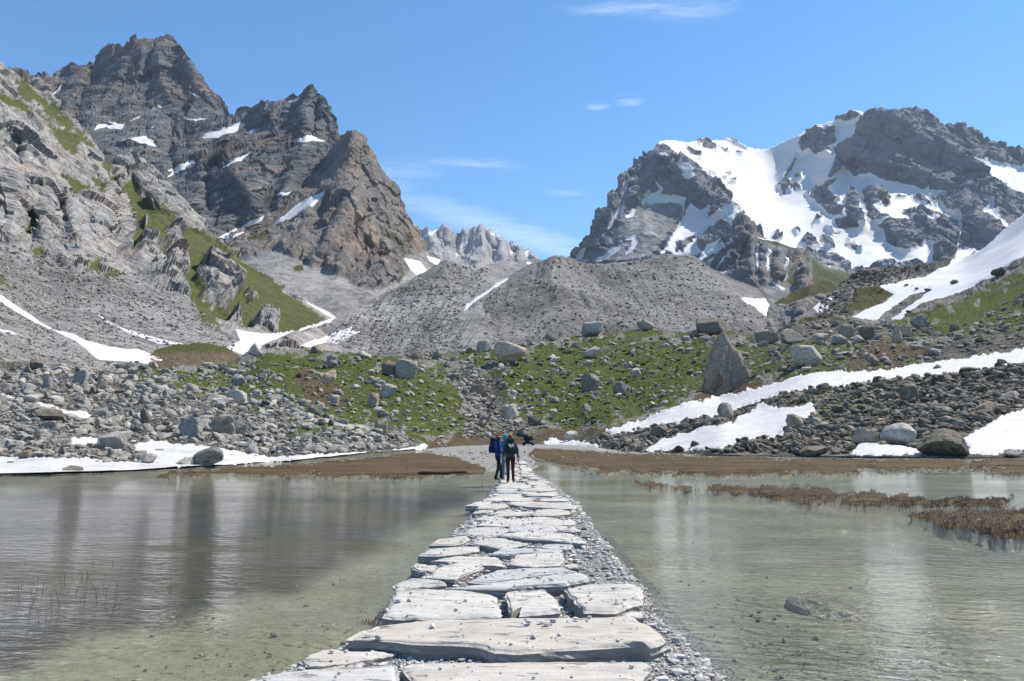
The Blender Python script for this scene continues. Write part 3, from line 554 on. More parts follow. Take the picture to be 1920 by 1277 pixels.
# ---- near slabby cliff, green buttress and the long scree fan on the left
def left_slope():
    top = [(-320, -60), (-160, 35)] + Z('A', 0, 228, 30, 255, 90, 300, 170, 350, 250, 420, 330, 500, 420, 580, 500, 660, 560, 740, 600, 800, 628, 800, 645, 768, 665, 754, 720, 745, 770, 775, 820, 830, 880, 900, 930, 960, 980, 1010, 1060, 1080, 1130, 1140) + Z('E', 1150, 50, 1230, 108, 1350, 200, 1450, 270, 1600, 362, 1750, 450, 1880, 522, 1960, 570, 2100, 660)
    ctrl = [(-320, -60, 500), (-160, 40, 560), (0, 117, 640), (83, 180, 700), (140, 233, 740), (200, 307, 780), (240, 290, 830), (310, 360, 830), (383, 437, 820), (450, 487, 790), (533, 540, 760), (627, 593, 740), (700, 640, 730),
            (-320, 760, 75), (-320, 560, 150), (-320, 300, 330), (0, 790, 90), (150, 790, 105), (300, 790, 125), (450, 790, 160), (600, 790, 190), (700, 790, 210),
            (0, 720, 135), (0, 650, 175), (0, 560, 260), (0, 470, 390), (0, 400, 430), (0, 300, 500), (60, 400, 470), (60, 250, 600), (120, 300, 610), (150, 420, 500), (180, 350, 620), (120, 500, 400), (210, 515, 420), (210, 420, 540), (100, 560, 330), (200, 580, 340), (300, 600, 360), (400, 630, 360),
            (150, 640, 230), (250, 660, 240), (350, 670, 260), (450, 680, 290), (550, 660, 370), (620, 620, 560), (450, 640, 380), (230, 330, 790), (232, 420, 640), (260, 520, 460), (300, 540, 460), (290, 430, 680), (340, 480, 640), (390, 530, 560), (-900, -60, 470), (-900, 400, 240), (-900, 800, 70), (360, 570, 450), (420, 600, 470), (450, 550, 620), (480, 600, 520), (540, 610, 540), (700, 690, 330)]
    rid = [(Z('A', 560, 745, 600, 850, 640, 960, 655, 1100), 22, .03), (Z('A', 350, 960, 340, 1100), 26, -.05), (Z('A', 380, 960, 400, 1100, 440, 1250), 34, .05), (Z('A', 100, 660, 90, 800), 20, -.04), (Z('A', 130, 640, 160, 820, 200, 1000), 50, .04), (Z('A', 640, 900, 650, 1060, 640, 1200), 12, -.06), (Z('A', 690, 930, 740, 1050), 11, .03), (Z('A', 870, 920, 900, 1000), 10, -.02),
           (Z('A', 660, 765, 780, 900, 900, 1050, 1100, 1180), 26, .03), (Z('A', 260, 900, 240, 1100, 250, 1200), 30, .04), (Z('A', 0, 880, 60, 1100, 60, 1240), 40, .04)]
    p = Patch(-320, 700, 1.6, top, [(-320, 800), (700, 800)], 330, ctrl, rid, jag=(3, 14), ext=(-900, 701))
    X, Y_ = p.PX, p.PY
    scree = union(X, Y_, [[(-330, 380)] + Z('E', -300, 30, -100, 90, 0, 118, 60, 108, 140, 120, 250, 200, 380, 250, 500, 292, 640, 292, 690, 228, 780, 300, 900, 372, 1070, 442, 1150, 520, 1195, 600, 1240, 560, 1345, 640, 1400, 760, 2200, 700, 2200, 1300) + [(700, 830), (-330, 830)], Z('E', 1190, 530, 1300, 600, 1350, 640, 1340, 690, 1240, 600), Z('E', 1500, 350, 1850, 540, 1780, 560, 1640, 480)], 60)
    scree = nz(scree, 5, 22, X, Y_, 1)
    grass = union(X, Y_, [Z('A', -100, 330, 0, 400, 150, 490, 300, 600, 450, 640, 420, 760, 330, 700, 230, 560, 100, 500, 0, 450), Z('A', 310, 860, 440, 900, 500, 970, 380, 965), Z('A', 560, 740, 640, 770, 620, 860, 680, 920, 760, 895, 800, 1000, 950, 1080, 1000, 1150, 1200, 1250, 1270, 1285, 700, 1290, 720, 1150, 690, 1000, 610, 900),
                          Z('E', 730, 30, 900, -30, 1150, 45, 1350, 200, 1600, 365, 1830, 545, 1700, 600, 1560, 622, 1480, 602, 1350, 590, 1200, 520, 1250, 605, 1150, 582, 1070, 440, 1030, 330, 900, 240, 830, 180), Z('E', 500, 210, 560, 200, 560, 290, 470, 290), Z('E', 590, 270, 680, 260, 660, 300, 590, 300), Z('E', -20, 270, 30, 300, 120, 380, 40, 360, -20, 330), Z('A', 260, 470, 330, 500, 420, 590, 540, 720, 480, 700, 330, 560), Z('A', 60, 300, 180, 370, 300, 500, 420, 610, 380, 640, 240, 520, 100, 420), Z('E', 160, 130, 240, 140, 260, 200, 200, 190), Z('A', 120, 1090, 200, 1080, 220, 1180, 150, 1200), Z('A', 500, 860, 580, 900, 600, 1000, 540, 980)], 40)
    butt = union(X, Y_, [Z('E', 655, -20, 690, -60, 725, 60, 722, 192, 660, 192), Z('E', 780, 108, 850, 130, 900, 210, 980, 300, 1065, 435, 960, 392, 860, 332, 790, 292, 720, 205, 750, 180), Z('E', 868, 108, 1012, 190, 1062, 262, 1042, 322, 960, 262), Z('E', 1148, 178, 1230, 220, 1332, 290, 1355, 362, 1300, 442, 1272, 420, 1265, 502, 1242, 512, 1180, 472, 1120, 422, 1132, 372, 1090, 322, 1120, 250),
                         Z('E', 1330, 480, 1364, 582, 1290, 560), Z('E', 1428, 560, 1500, 500, 1572, 560, 1562, 612, 1430, 592), Z('E', 800, -10, 830, -20, 835, 25, 815, 25), Z('E', 930, 40, 990, 20, 1010, 80, 960, 90), Z('E', 1385, 400, 1440, 420, 1450, 460, 1400, 450), Z('A', 645, 770, 720, 745, 800, 810, 880, 900, 980, 1010, 1050, 1080, 1000, 1110, 880, 1010, 850, 990, 780, 900, 660, 880, 640, 830)], 40)
    grass = np.minimum(grass, -butt + 1)
    grass = nz(grass, 13, 18, X, Y_, 5)
    sn = union(X, Y_, [Z('E', -200, 280, 0, 398, 150, 490, 300, 582, 420, 622, 480, 662, 620, 702, 780, 700, 900, 742, 960, 770, 1300, 755, 1380, 748, 1200, 800, 900, 805, 780, 782, 680, 772, 560, 765, 440, 685, 300, 597, 100, 485, 0, 425, -200, 310), Z('E', 430, 428, 520, 488, 700, 588, 900, 652, 1045, 682, 900, 672, 700, 604),
                       Z('E', 1325, 602, 1500, 620, 1650, 605, 1830, 545, 1885, 527, 1910, 525, 1850, 562, 1640, 642, 1480, 692, 1385, 745, 1270, 700, 1350, 660), Z('E', -40, 580, 30, 600, 100, 625, 60, 620, -40, 600), Z('E', 1685, 702, 1925, 612, 1930, 690, 1800, 692, 1740, 712), Z('E', 1720, 440, 1880, 525, 1860, 530, 1740, 460)], 30)
    rk = smooth(4, -8, scree) * smooth(8, -6, grass) * smooth(8, -14, sn)
    butt = np.minimum(butt, -sn - 6)
    bulge = smooth(-5, 9, butt)
    slabdir = np.array([[.86, 0, .5], [0, 1, 0], [-.5, 0, .86]])
    blk = fbm(p.P @ slabdir, 26, 5, ridged=True, gain=.6, stretch=(1.6, 2.0, .7), seed=21)
    fl = fbm(p.P, 48, 5, ridged=True, gain=.55, stretch=(.6, 2, 2.0), seed=22)
    d = rk * (2.5 * fl + 8 * facet(p.P @ slabdir, 62, (1.0, 1.6, .9), 16) + 2.4 * facet(p.P @ slabdir, 20, (1.3, 1.6, .6), 17) + .9 * facet(p.P @ slabdir, 7, (1.3, 1.6, .6), 18) + 2) + bulge * (5 + 2 * fl + 3.2 * facet(p.P, 20, (.5, 1.6, 2.0), 19)) + smooth(-6, 6, grass) * 3.0 * fbm(p.P, 30, 5, seed=25) + smooth(-4, 8, scree) * (1.6 * fbm(p.P, 45, 3, seed=23) + 0.5 * fbm(p.P, 4.5, 4, gain=.6, seed=24) * np.clip(p.Y / 300, .35, 1.2))
    p.displace(d)
    mat = terrain_mat('pale_slab_rock', [(.3, (.06, .058, .055)), (.43, (.175, .168, .158)), (.56, (.30, .29, .275)), (.75, (.46, .445, .42))], 15, rock_stretch=(1.8, 1.2, .55), rock_rot=(0, -.5, 0), bump=.85, warm=(.30, .245, .2), warm_amt=.5, edge=.45, scree=((.16, .157, .152), (.28, .275, .267)), scree_scale=3.2, grass=((.055, .066, .018), (.12, .13, .04)), crack=.5)
    p.build('mountain_slope', mat, {'snow': m_(sn * 2 + .5), 'grass': m_(grass), 'scree': m_(scree)}, back=(250, 1.0), rough=rk, kind='structure', label='pale slabby cliff with green grassy ledges above a long grey scree fan on the left')
    return p
LEFT = left_slope()

# ---- low mossy knoll in the left snow
def knoll():
    top = [(280, 668), (296, 657), (330, 648), (380, 645), (420, 651), (446, 668), (456, 676)]
    pts = [(280, 668, .995), (296, 657, .985), (330, 648, .97), (380, 645, .965), (420, 651, .97), (446, 668, .985), (456, 676, .995), (290, 672, .99), (330, 668, .955), (380, 668, .95), (420, 670, .96), (280, 690, .985), (330, 694, .965), (380, 694, .965), (420, 692, .97), (456, 690, .985)]
    ctrl = [(x, y, float(LEFT.sample(np.array([float(x)]), np.array([float(y)]))[0][0, 1]) * k) for x, y, k in pts]
    p = Patch(280, 456, 1.2, top, [(280, 690), (330, 696), (420, 696), (456, 690)], 44, ctrl, jag=(1.2, 7))
    p.displace(.8 * fbm(p.P, 4, 4, ridged=True, gain=.6, seed=61) + .4 * fbm(p.P, 1.2, 3, seed=62))
    mat = terrain_mat('knoll_turf', [(.3, (.05, .04, .025)), (.5, (.09, .07, .045)), (.7, (.2, .18, .15))], 3.0, bump=1.2, grass=((.045, .05, .014), (.095, .10, .03)), edge=.5)
    p.build('knoll', mat, {'snow': p.PX * 0 - 1, 'grass': m_(14 * (664 - p.PY) / 14 + 10 * fbm(p.P, 6, 4)), 'scree': p.PX * 0 - 1}, back=(18, .6), skirt=6, kind='structure', label='low brown and green knoll rising from the left snow tongue')
knoll()

# ---- moraine ridges of loose grey rubble
def moraines():
    rub = dict(bump=.5, warm_amt=.15, edge=.4)
    mat2 = terrain_mat('moraine_blocks', [(.3, (.14, .14, .135)), (.7, (.26, .255, .245))], 12, scree=((.16, .157, .152), (.28, .275, .267)), scree_scale=2.4, **rub)
    mat = terrain_mat('moraine_rubble', [(.3, (.14, .14, .135)), (.7, (.26, .255, .245))], 12, scree=((.125, .122, .117), (.225, .22, .212)), scree_scale=2.6, grass=((.05, .058, .02), (.09, .10, .035)), **rub)
    def gullies(p, amp, ang, seed):
        # runnels that follow the fall line
        q = np.stack([p.PX + ang * p.PY, p.PY * 0.05, p.PX * 0 + seed], -1)
        return amp * fbm(q, 16, 4, ridged=True, gain=.6)
    # far one, left
    top = [(540, 660), (600, 625), (660, 585)] + Z('F', 480, 270, 600, 215, 700, 160, 830, 95, 870, 92, 920, 100, 1000, 130, 1060, 112, 1250, 90, 1310, 80, 1400, 90, 1600, 130)
    ctrl = [(540, 660, 430), (660, 590, 560), (720, 550, 650), (793, 513, 740), (850, 492, 800), (893, 503, 820), (977, 490, 980), (1093, 505, 1000), (540, 720, 330), (700, 720, 340), (850, 720, 350), (1093, 720, 370), (700, 620, 520), (780, 600, 560), (850, 580, 590), (930, 560, 640), (800, 650, 430), (880, 640, 430), (880, 530, 740)]
    p = Patch(540, 1095, 1.6, top, [(540, 720), (1095, 720)], 130, ctrl, [(Z('F', 850, 95, 780, 200, 650, 330), 50, .03), (Z('F', 1040, 140, 960, 230, 830, 330, 780, 430), 28, .035), (Z('F', 1010, 135, 900, 260, 800, 300), 16, -.02)], jag=(1.2, 12))
    p.displace(gullies(p, 1.6, .6, 1) * (.6 + 1.2 * fbm(p.P, 80, 2, seed=3)) + .55 * fbm(p.P, 7, 4, gain=.6) + 3 * fbm(p.P, 60, 3))
    X, Y_ = p.PX, p.PY
    sn = union(X, Y_, [Z('F', -120, 600, 0, 575, 150, 510, 305, 458, 290, 490, 352, 488, 200, 570, 100, 575), Z('F', 1275, 95, 1300, 90, 1315, 103, 1290, 108)], 30)
    ML = p
    p.build('moraine', mat2, {'snow': m_(sn * 2), 'grass': m_(X * 0 - 14 + 7 * fbm(p.P, 40, 4)), 'scree': X * 0 + 1}, back=(200, .6), kind='structure', label='lower grey rubble moraine left of the snow-filled gully')
    # near one
    top = Z('F', 600, 560, 760, 470, 860, 400, 920, 360, 1000, 300, 1100, 218, 1170, 185, 1280, 120, 1380, 85, 1440, 58, 1470, 58, 1540, 80, 1620, 110, 1700, 115) + Z('C', 380, 1050, 500, 1035, 600, 1010, 700, 1005, 780, 1000, 840, 1035, 930, 1090, 1060, 1160, 1200, 1215) + Z('G', 770, 205, 840, 300, 900, 380)
    ctrl = [(760, 646, 480), (860, 580, 600), (927, 532, 690), (1045, 479, 760), (1100, 497, 800), (1209, 488, 860), (1292, 478, 900), (1375, 525, 860), (1440, 570, 820), (1490, 632, 700), (760, 720, 340), (900, 720, 345), (1060, 720, 350), (1250, 720, 360), (1490, 720, 380), (960, 600, 530), (1060, 560, 600), (1060, 620, 460), (1180, 560, 650), (1300, 560, 690), (1200, 610, 520), (1350, 600, 580), (1420, 610, 600), (900, 640, 440)]
    p = Patch(760, 1492, 1.6, top, [(760, 720), (1492, 720)], 150, ctrl, [(Z('F', 1455, 62, 1420, 150, 1430, 250, 1480, 330), 60, .035), (Z('F', 1120, 215, 960, 340, 860, 440, 880, 500), 14, .02), (Z('F', 1340, 110, 1330, 200, 1420, 330), 40, -.015)], jag=(1.2, 12))
    p.displace(np.where(p.PX > 1050, gullies(p, 2.4, -.75, 2), gullies(p, 1.5, .25, 3)) * (.7 + 1.2 * fbm(p.P, 90, 2, seed=3)) + .55 * fbm(p.P, 7, 4, gain=.6) + 3 * fbm(p.P, 60, 3))
    X, Y_ = p.PX, p.PY
    sn = 1.5 + union(X, Y_, [Z('F', 858, 418, 876, 360, 926, 298, 1056, 240, 1175, 184, 1062, 264, 1004, 308, 924, 378), Z('G', 680, 212, 760, 216, 840, 228, 800, 290, 890, 305, 850, 340, 820, 370, 790, 350, 812, 310, 730, 250)], 30)
    gr = m_(-8 + 9 * fbm(p.P, 25, 5, gain=.7) - 6 * smooth(560, 500, Y_) + 3 * smooth(1040, 1000, X))
    p.build('moraine', mat, {'snow': m_(sn * 2), 'grass': gr, 'scree': X * 0 + 1}, back=(220, .6), kind='structure', label='tall grey rubble moraine ridge with a pointed top behind the green hill')
    return ML, p
MORL, MORR = moraines()

# ---- snow-draped rubble hill on the far right and the mossy knob in front of it
def right_hill():
    top = Z('G', 800, 400, 900, 330, 1000, 270, 1110, 160) + Z('D', 450, 1190, 560, 1115, 650, 1085, 780, 1090, 900, 1090, 1040, 1075, 1130, 1050, 1200, 1030, 1330, 980, 1450, 880, 1579, 770, 1700, 650, 1850, 480)
    ctrl = [(1440, 640, 330), (1527, 585, 370), (1584, 534, 430), (1643, 503, 450), (1718, 504, 450), (1807, 487, 440), (1882, 442, 420), (1920, 409, 410), (2000, 320, 400), (1440, 720, 220), (1600, 720, 215), (1750, 720, 190), (2000, 720, 150),
            (1600, 600, 320), (1680, 600, 300), (1640, 550, 380), (1740, 560, 330), (1800, 560, 300), (1850, 530, 310), (1920, 500, 290), (1920, 600, 220), (1760, 620, 240), (2000, 500, 270), (2500, 320, 390), (2500, 720, 130), (2500, 500, 250)]
    p = Patch(1440, 2000, 1.7, top, [(1440, 720), (2000, 720)], 150, ctrl, [(Z('D', 560, 1120, 700, 1130, 900, 1100, 1050, 1080), 18, .02)], jag=(1.5, 8), ext=(1439, 2500))
    X, Y_ = p.PX, p.PY
    sn = union(X, Y_, [Z('D', 1130, 1052, 1200, 1028, 1330, 978, 1450, 878, 1579, 768, 1850, 470, 3400, 300, 3400, 1100) + Z('G', 1960, 40, 1900, 70, 1840, 105, 1790, 140, 1755, 148, 1640, 200, 1480, 240, 1430, 270, 1380, 312, 1338, 312, 1420, 250, 1470, 215, 1500, 190, 1420, 200, 1345, 255, 1270, 312, 1165, 302, 1250, 255, 1350, 200, 1280, 182, 1380, 150, 1480, 130, 1600, 70),
                       Z('G', 1118, 165, 1090, 220, 1040, 262, 990, 275, 1060, 215), Z('G', 1000, 272, 1100, 236, 1065, 275, 1020, 290), Z('G', 1870, 345, 1930, 330, 1930, 365, 1860, 360)], 30)
    sn = np.minimum(sn, -union(X, Y_, [Z('G', 1808, 100, 1870, 85, 1880, 110, 1830, 130), Z('G', 1470, 190, 1500, 172, 1530, 182, 1500, 192), Z('G', 1400, 185, 1430, 170, 1450, 182)], 30) + 2)
    gr = union(X, Y_, [Z('G', 1190, 195, 1300, 175, 1380, 185, 1280, 240, 1150, 300, 1060, 300), Z('G', 1400, 290, 1560, 240, 1700, 220, 1830, 130, 1960, 90, 1960, 300, 1800, 320, 1600, 360, 1420, 340), Z('G', 950, 300, 1060, 290, 1200, 320, 1300, 350, 1100, 400, 900, 390)], 40)
    dark = union(X, Y_, [Z('D', 330, 1290, 450, 1185, 560, 1110, 900, 1080, 1190, 1020, 1150, 1080, 980, 1150, 900, 1180, 760, 1200, 700, 1240, 500, 1290)], 40)
    rough = smooth(3, -3, sn)
    p.displace(rough * (2.2 * fbm(p.P, 7, 5, ridged=True, gain=.65) + smooth(-4, 6, dark) * 3.0 * (fbm(p.P, 5, 4, ridged=True, gain=.7, seed=3) + .2)) + 3 * fbm(p.P, 50, 3, seed=9) + (1 - rough) * 1.6)
    mat = terrain_mat('rubble_hill', [(.3, (.10, .10, .095)), (.5, (.18, .175, .165)), (.72, (.30, .295, .28))], 7, bump=.9, warm_amt=.3, edge=.4, grass=((.05, .05, .018), (.085, .085, .03)), scree=((.10, .098, .09), (.2, .195, .185)), scree_scale=2.2)
    p.build('hill', mat, {'snow': m_(sn * 2), 'grass': m_(nz(gr, 8, 20, X, Y_, 4)), 'scree': m_(nz(-gr - 4, 8, 12, X, Y_, 8))}, back=(150, .5), kind='structure', label='dark rubble hill draped with a long snowfield at the right edge')
    RH = p
    top = Z('G', 790, 300, 800, 268, 830, 228, 900, 188, 960, 163, 1000, 150, 1045, 126, 1090, 150, 1102, 182, 1110, 240)
    k = Patch(1438, 1574, 1.1, top, [(1438, 665), (1574, 640)], 90, [(1438, 590, 420), (1484, 551, 450), (1546, 525, 470), (1574, 560, 470), (1438, 612, 400), (1500, 605, 400), (1574, 600, 420), (1438, 665, 370), (1574, 640, 390), (1490, 575, 415), (1520, 560, 425), (1545, 555, 430)], [(Z('G', 980, 170, 960, 230, 940, 290), 16, .02), (Z('G', 1045, 135, 1020, 200), 14, .02)], jag=(2, 9))
    gr = union(k.PX, k.PY, [Z('G', 800, 240, 900, 180, 1045, 110, 1110, 150, 1090, 190, 1030, 195, 960, 215, 880, 245)], 30)
    k.displace(smooth(5, -5, gr) * (3.5 * fbm(k.P, 22, 5, ridged=True, gain=.6, stretch=(.7, 1, 1.6), seed=31)) + 1.5 * fbm(k.P, 8, 4))
    k.build('rock_knob', mat, {'grass': m_(nz(gr, 6, 10, k.PX, k.PY)), 'snow': k.PX * 0 - 1, 'scree': k.PX * 0 - 1}, back=(60, .6), kind='structure', label='dark mossy rock knob beside the moraine foot')
    return RH
RIGHT = right_hill()
# ------------------------------------------------------------------ the near hillside with its boulder fields
SHORE = [(-220, 895), (0, 891), (100, 890), (200, 887), (300, 882), (420, 874), (560, 865), (700, 850), (800, 843), (870, 839), (960, 837), (1050, 837), (1120, 841), (1200, 848), (1300, 852), (1500, 855), (1920, 858), (2140, 860)]
HTOP = [(-220, 640), (-80, 668), (0, 684), (100, 690), (170, 694), (300, 694), (380, 688), (440, 676), (470, 662), (560, 657), (640, 664), (700, 672), (760, 668), (830, 668), (890, 660), (950, 657), (1000, 646), (1060, 637), (1120, 628), (1200, 621), (1300, 627), (1370, 624), (1440, 632), (1480, 620), (1520, 604), (1560, 600), (1600, 612), (1640, 612), (1690, 603), (1750, 590), (1800, 570), (1830, 552), (1873, 527), (1920, 498), (2000, 450), (2140, 360)]
def shore_y(px):
    py = np.interp(px, [a for a, b in SHORE], [b for a, b in SHORE])
    return float(on_plane(px, py, 0.02)[1])
def hillside():
    ctrl = [(x, y, shore_y(x)) for x, y in SHORE]
    ctrl += [(-220, 800, 55), (-220, 700, 100), (-220, 640, 135), (0, 860, 44), (200, 862, 46), (0, 840, 50), (0, 800, 62), (0, 750, 88), (0, 700, 132), (0, 684, 150), (100, 800, 66), (100, 750, 92), (100, 690, 165), (200, 830, 58), (200, 690, 195), (300, 830, 62), (300, 800, 75), (300, 750, 105), (300, 700, 170), (300, 694, 190), (440, 676, 280), (450, 700, 220),
             (500, 830, 76), (500, 800, 95), (500, 750, 130), (500, 700, 190), (560, 658, 300), (700, 830, 90), (700, 800, 120), (700, 750, 162), (700, 700, 215), (700, 672, 265), (830, 668, 270), (850, 800, 150), (850, 750, 185), (960, 810, 160), (960, 750, 195), (960, 700, 230), (920, 720, 222), (890, 660, 285), (1000, 646, 300), (1100, 628, 320), (1200, 621, 325), (1370, 624, 310), (1440, 632, 300), (1100, 700, 240), (1100, 780, 175), (1100, 820, 150),
             (1200, 700, 235), (1200, 780, 168), (1200, 820, 115), (1350, 740, 185), (1350, 690, 215), (1350, 820, 85), (1350, 780, 120), (1500, 830, 72), (1500, 790, 90), (1500, 740, 122), (1500, 690, 160), (1500, 640, 230), (1540, 600, 320), (1650, 800, 82), (1650, 740, 112), (1650, 690, 150), (1650, 650, 190), (1690, 603, 260), (1800, 800, 79), (1800, 740, 102), (1800, 690, 135), (1800, 650, 168), (1800, 600, 220), (1830, 552, 270), (1920, 650, 148), (1920, 600, 188), (1920, 500, 265), (1920, 740, 98), (1920, 800, 77), (2140, 650, 130), (2140, 500, 220), (2140, 360, 300), (2140, 760, 86), (2700, 860, 58), (2700, 760, 80), (2700, 600, 150), (2700, 360, 280), (-800, 895, 33), (-800, 780, 55), (-800, 640, 120)]
    rid = [(Z('F', 830, 690, 960, 800, 1040, 900, 1120, 1010, 1150, 1080), 42, -.03), (Z('F', 560, 760, 700, 850, 860, 960), 60, .02), (Z('F', 1150, 700, 1180, 860, 1230, 960), 26, .015), ([(1310, 740), (1350, 640)], 60, .02), ([(1560, 690), (1420, 730), (1250, 790), (1130, 815)], 30, -.015)]
    p = Patch(-220, 2140, 1.8, HTOP, SHORE, 165, ctrl, rid, jag=(2.5, 9), row_pow=1.0, ext=(-800, 2700))
    X, Y_ = p.PX, p.PY
    snowpolys = {
        'long tongue of snow running down behind the dark rubble on the right': [Z('G', 70, 792, 230, 752, 400, 692, 520, 655, 640, 642, 800, 592, 920, 552, 1040, 532, 1180, 537, 1330, 532, 1500, 492, 1700, 462, 1920, 430, 2400, 380, 3900, 330, 3900, 420, 2400, 460, 1920, 500, 1700, 530, 1500, 560, 1330, 582, 1180, 592, 1080, 612, 960, 622, 850, 642, 700, 692, 640, 722, 500, 742, 430, 772, 330, 772, 200, 812, 100, 808)],
        'snow sheet between the rubble patches above the right shore': [Z('G', 240, 882, 330, 832, 480, 792, 640, 752, 760, 682, 850, 692, 990, 672, 1010, 702, 870, 792, 860, 822, 730, 838, 600, 872, 420, 882)],
        'bright snowfield beside the biggest dark boulder at the right edge': [Z('G', 1640, 832, 1760, 772, 1800, 742, 1920, 702, 2400, 640, 3900, 600, 3900, 880, 1920, 872, 1780, 892, 1650, 888, 1680, 862)],
        'small strip of snow at the right shore under the pale boulder': [Z('G', 1140, 892, 1220, 842, 1300, 842, 1460, 862, 1470, 892, 1300, 900)],
        'broad snow bank along the left shore below the boulders': [[(-220, 868), (0, 859)] + Z('N', 200, 838, 400, 852, 700, 852, 790, 872, 900, 882, 1100, 868, 1040, 830, 960, 790, 910, 745, 1000, 722, 1130, 707, 1250, 722, 1500, 747, 1750, 792, 1920, 817) + [(560, 854), (650, 850), (720, 845), (800, 838), (770, 848), (650, 860), (560, 868), (430, 876), (300, 888), (200, 894), (0, 899), (-220, 903)]],
        'thin snow patch among the rocks at the left edge': [Z('N', 190, 452, 300, 442, 450, 502, 680, 532, 640, 562, 540, 572, 450, 532, 300, 492), Z('N', -60, 380, 130, 402, 120, 432, -60, 430)],
        'small snow patch just above the large rounded left boulder': [Z('N', 520, 690, 600, 680, 735, 692, 690, 742, 540, 742, 480, 727)],
        'narrow snow strip beside the parked vehicle': [Z('F', 1388, 1112, 1450, 1094, 1720, 1130, 1660, 1148, 1450, 1132)],
        'little snow patch in the hollow under the tall pointed rock': [Z('G', 450, 662, 490, 652, 540, 655, 500, 672)]}
    allsn = union(X, Y_, [q for v in snowpolys.values() for q in v], 40)
    grass = union(X, Y_, [[(470, 664), (560, 655), (700, 672), (800, 690), (840, 700), (872, 760), (905, 815), (820, 828), (700, 803), (600, 800), (540, 770), (480, 720)], [(955, 690), (1000, 648), (1120, 632), (1320, 630), (1345, 720), (1250, 772), (1150, 802), (1040, 806), (985, 780), (950, 730)], [(860, 662), (960, 655), (960, 690), (880, 690)], [(1390, 640), (1500, 650), (1640, 650), (1740, 660), (1640, 700), (1540, 710), (1440, 715), (1395, 730), (1380, 690)],
                             [(1690, 605), (1830, 553), (1920, 500), (2140, 370), (2720, 330), (2720, 560), (2140, 560), (1920, 615), (1800, 630), (1700, 650)], [(165, 694), (300, 700), (420, 690), (480, 672), (560, 665), (570, 765), (480, 765), (400, 738), (300, 726), (200, 708)], [(560, 790), (690, 798), (640, 815), (560, 812)], [(1500, 740), (1600, 735), (1700, 760), (1650, 800), (1530, 800)], [(1650, 715), (1720, 715), (1720, 740), (1660, 740)]], 60)
    dirt = union(X, Y_, [[(800, 828), (905, 815), (1000, 810), (1130, 806), (1250, 775), (1345, 722), (1440, 718), (1560, 700), (1700, 670), (1700, 690), (1500, 725), (1330, 770), (1130, 825), (960, 838), (800, 845)], [(380, 810), (520, 800), (560, 830), (440, 840)], [(1650, 640), (1760, 660), (1640, 700), (1560, 690)], [(560, 690), (640, 720), (660, 760), (600, 780), (540, 720)]], 40)
    q2 = np.stack([X, Y_ * 1.6, X * 0], -1)
    fine = fbm(q2, 26, 5, gain=.65, seed=31)
    g = m_(grass * .4 + 34 * fine + 1.0)
    dm = m_(dirt * .7 + 24 * fbm(q2, 20, 5, gain=.65, seed=33) - 1)
    up = np.zeros_like(p.P); up[..., 2] = 1
    und = 1.5 * fbm(p.P, 28, 4, seed=35) + .9 * fbm(p.P, 7, 4, ridged=True, gain=.6, seed=36) * np.clip(p.Y / 160, .3, 1)
    edge = smooth(0, 14, np.interp(p.px, [a for a, b in SHORE], [b for a, b in SHORE])[None] - Y_)
    d = edge * (und * np.clip(p.Y / 200, .25, 1.1) + .55 * fbm(p.P, 2.6, 4, gain=.65, seed=37) * np.clip(p.Y / 180, .35, 1.1)) * smooth(12, -4, allsn) + 0.01
    p.displace(d, up)
    p.normals()
    mat = terrain_mat('hillside_turf', [(.3, (.10, .095, .085)), (.5, (.17, .165, .15)), (.7, (.30, .295, .28))], 4.0, bump=1.5, warm_amt=.2, edge=.45, grass=((.052, .067, .013), (.122, .146, .027)), scree=((.085, .08, .064), (.20, .19, .165)), scree_scale=.55, dirt=(.05, .038, .02))
    nt = mat.node_tree; N = NT(nt)
    pb = [n for n in nt.nodes if n.type == 'BSDF_PRINCIPLED'][0]
    old = pb.inputs['Base Color'].links[0].from_socket
    pos = N.n('ShaderNodeNewGeometry', out=0)
    dc = N.ramp(N.noise(pos, .8, 5, .7), [(.3, (.04, .03, .018)), (.55, (.09, .065, .038)), (.75, (.16, .13, .09))])
    nt.links.new(N.mix(N.step(N.attr('dirt'), -.1, .5), old, dc), pb.inputs['Base Color'])
    p.build('hillside', mat, {'snow': X * 0 - 1, 'grass': g, 'scree': m_(-grass * .4 + 20 * fine), 'dirt': dm}, back=(90, .35), skirt=.8, kind='structure', label='green and rubbly hillside strewn with boulders across the valley')
    p.snow = allsn; p.grass = g; p.grassd = grass
    # snow lying on it
    sm, N = new_mat('old_snow')
    pos = N.n('ShaderNodeNewGeometry', out=0)
    a = N.noise(pos, .35, 5, .65); b = N.noise(N.scaled(pos, (.6, 2.2, 1)), 1.6, 5, .7)
    c = N.mix(N.step(a, .45, .75), (.55, .545, .54), (.46, .43, .395))
    c = N.mix(N.math('MULTIPLY', N.step(b, .52, .75), .5), c, (.34, .29, .24))
    bp = N.n('ShaderNodeBump', {'Strength': .8, 'Distance': .35, 'Height': N.math('ADD', N.noise(pos, .6, 4, .6), N.math('MULTIPLY', b, .5))})
    finish(sm, N, c, .6, bp, .25)
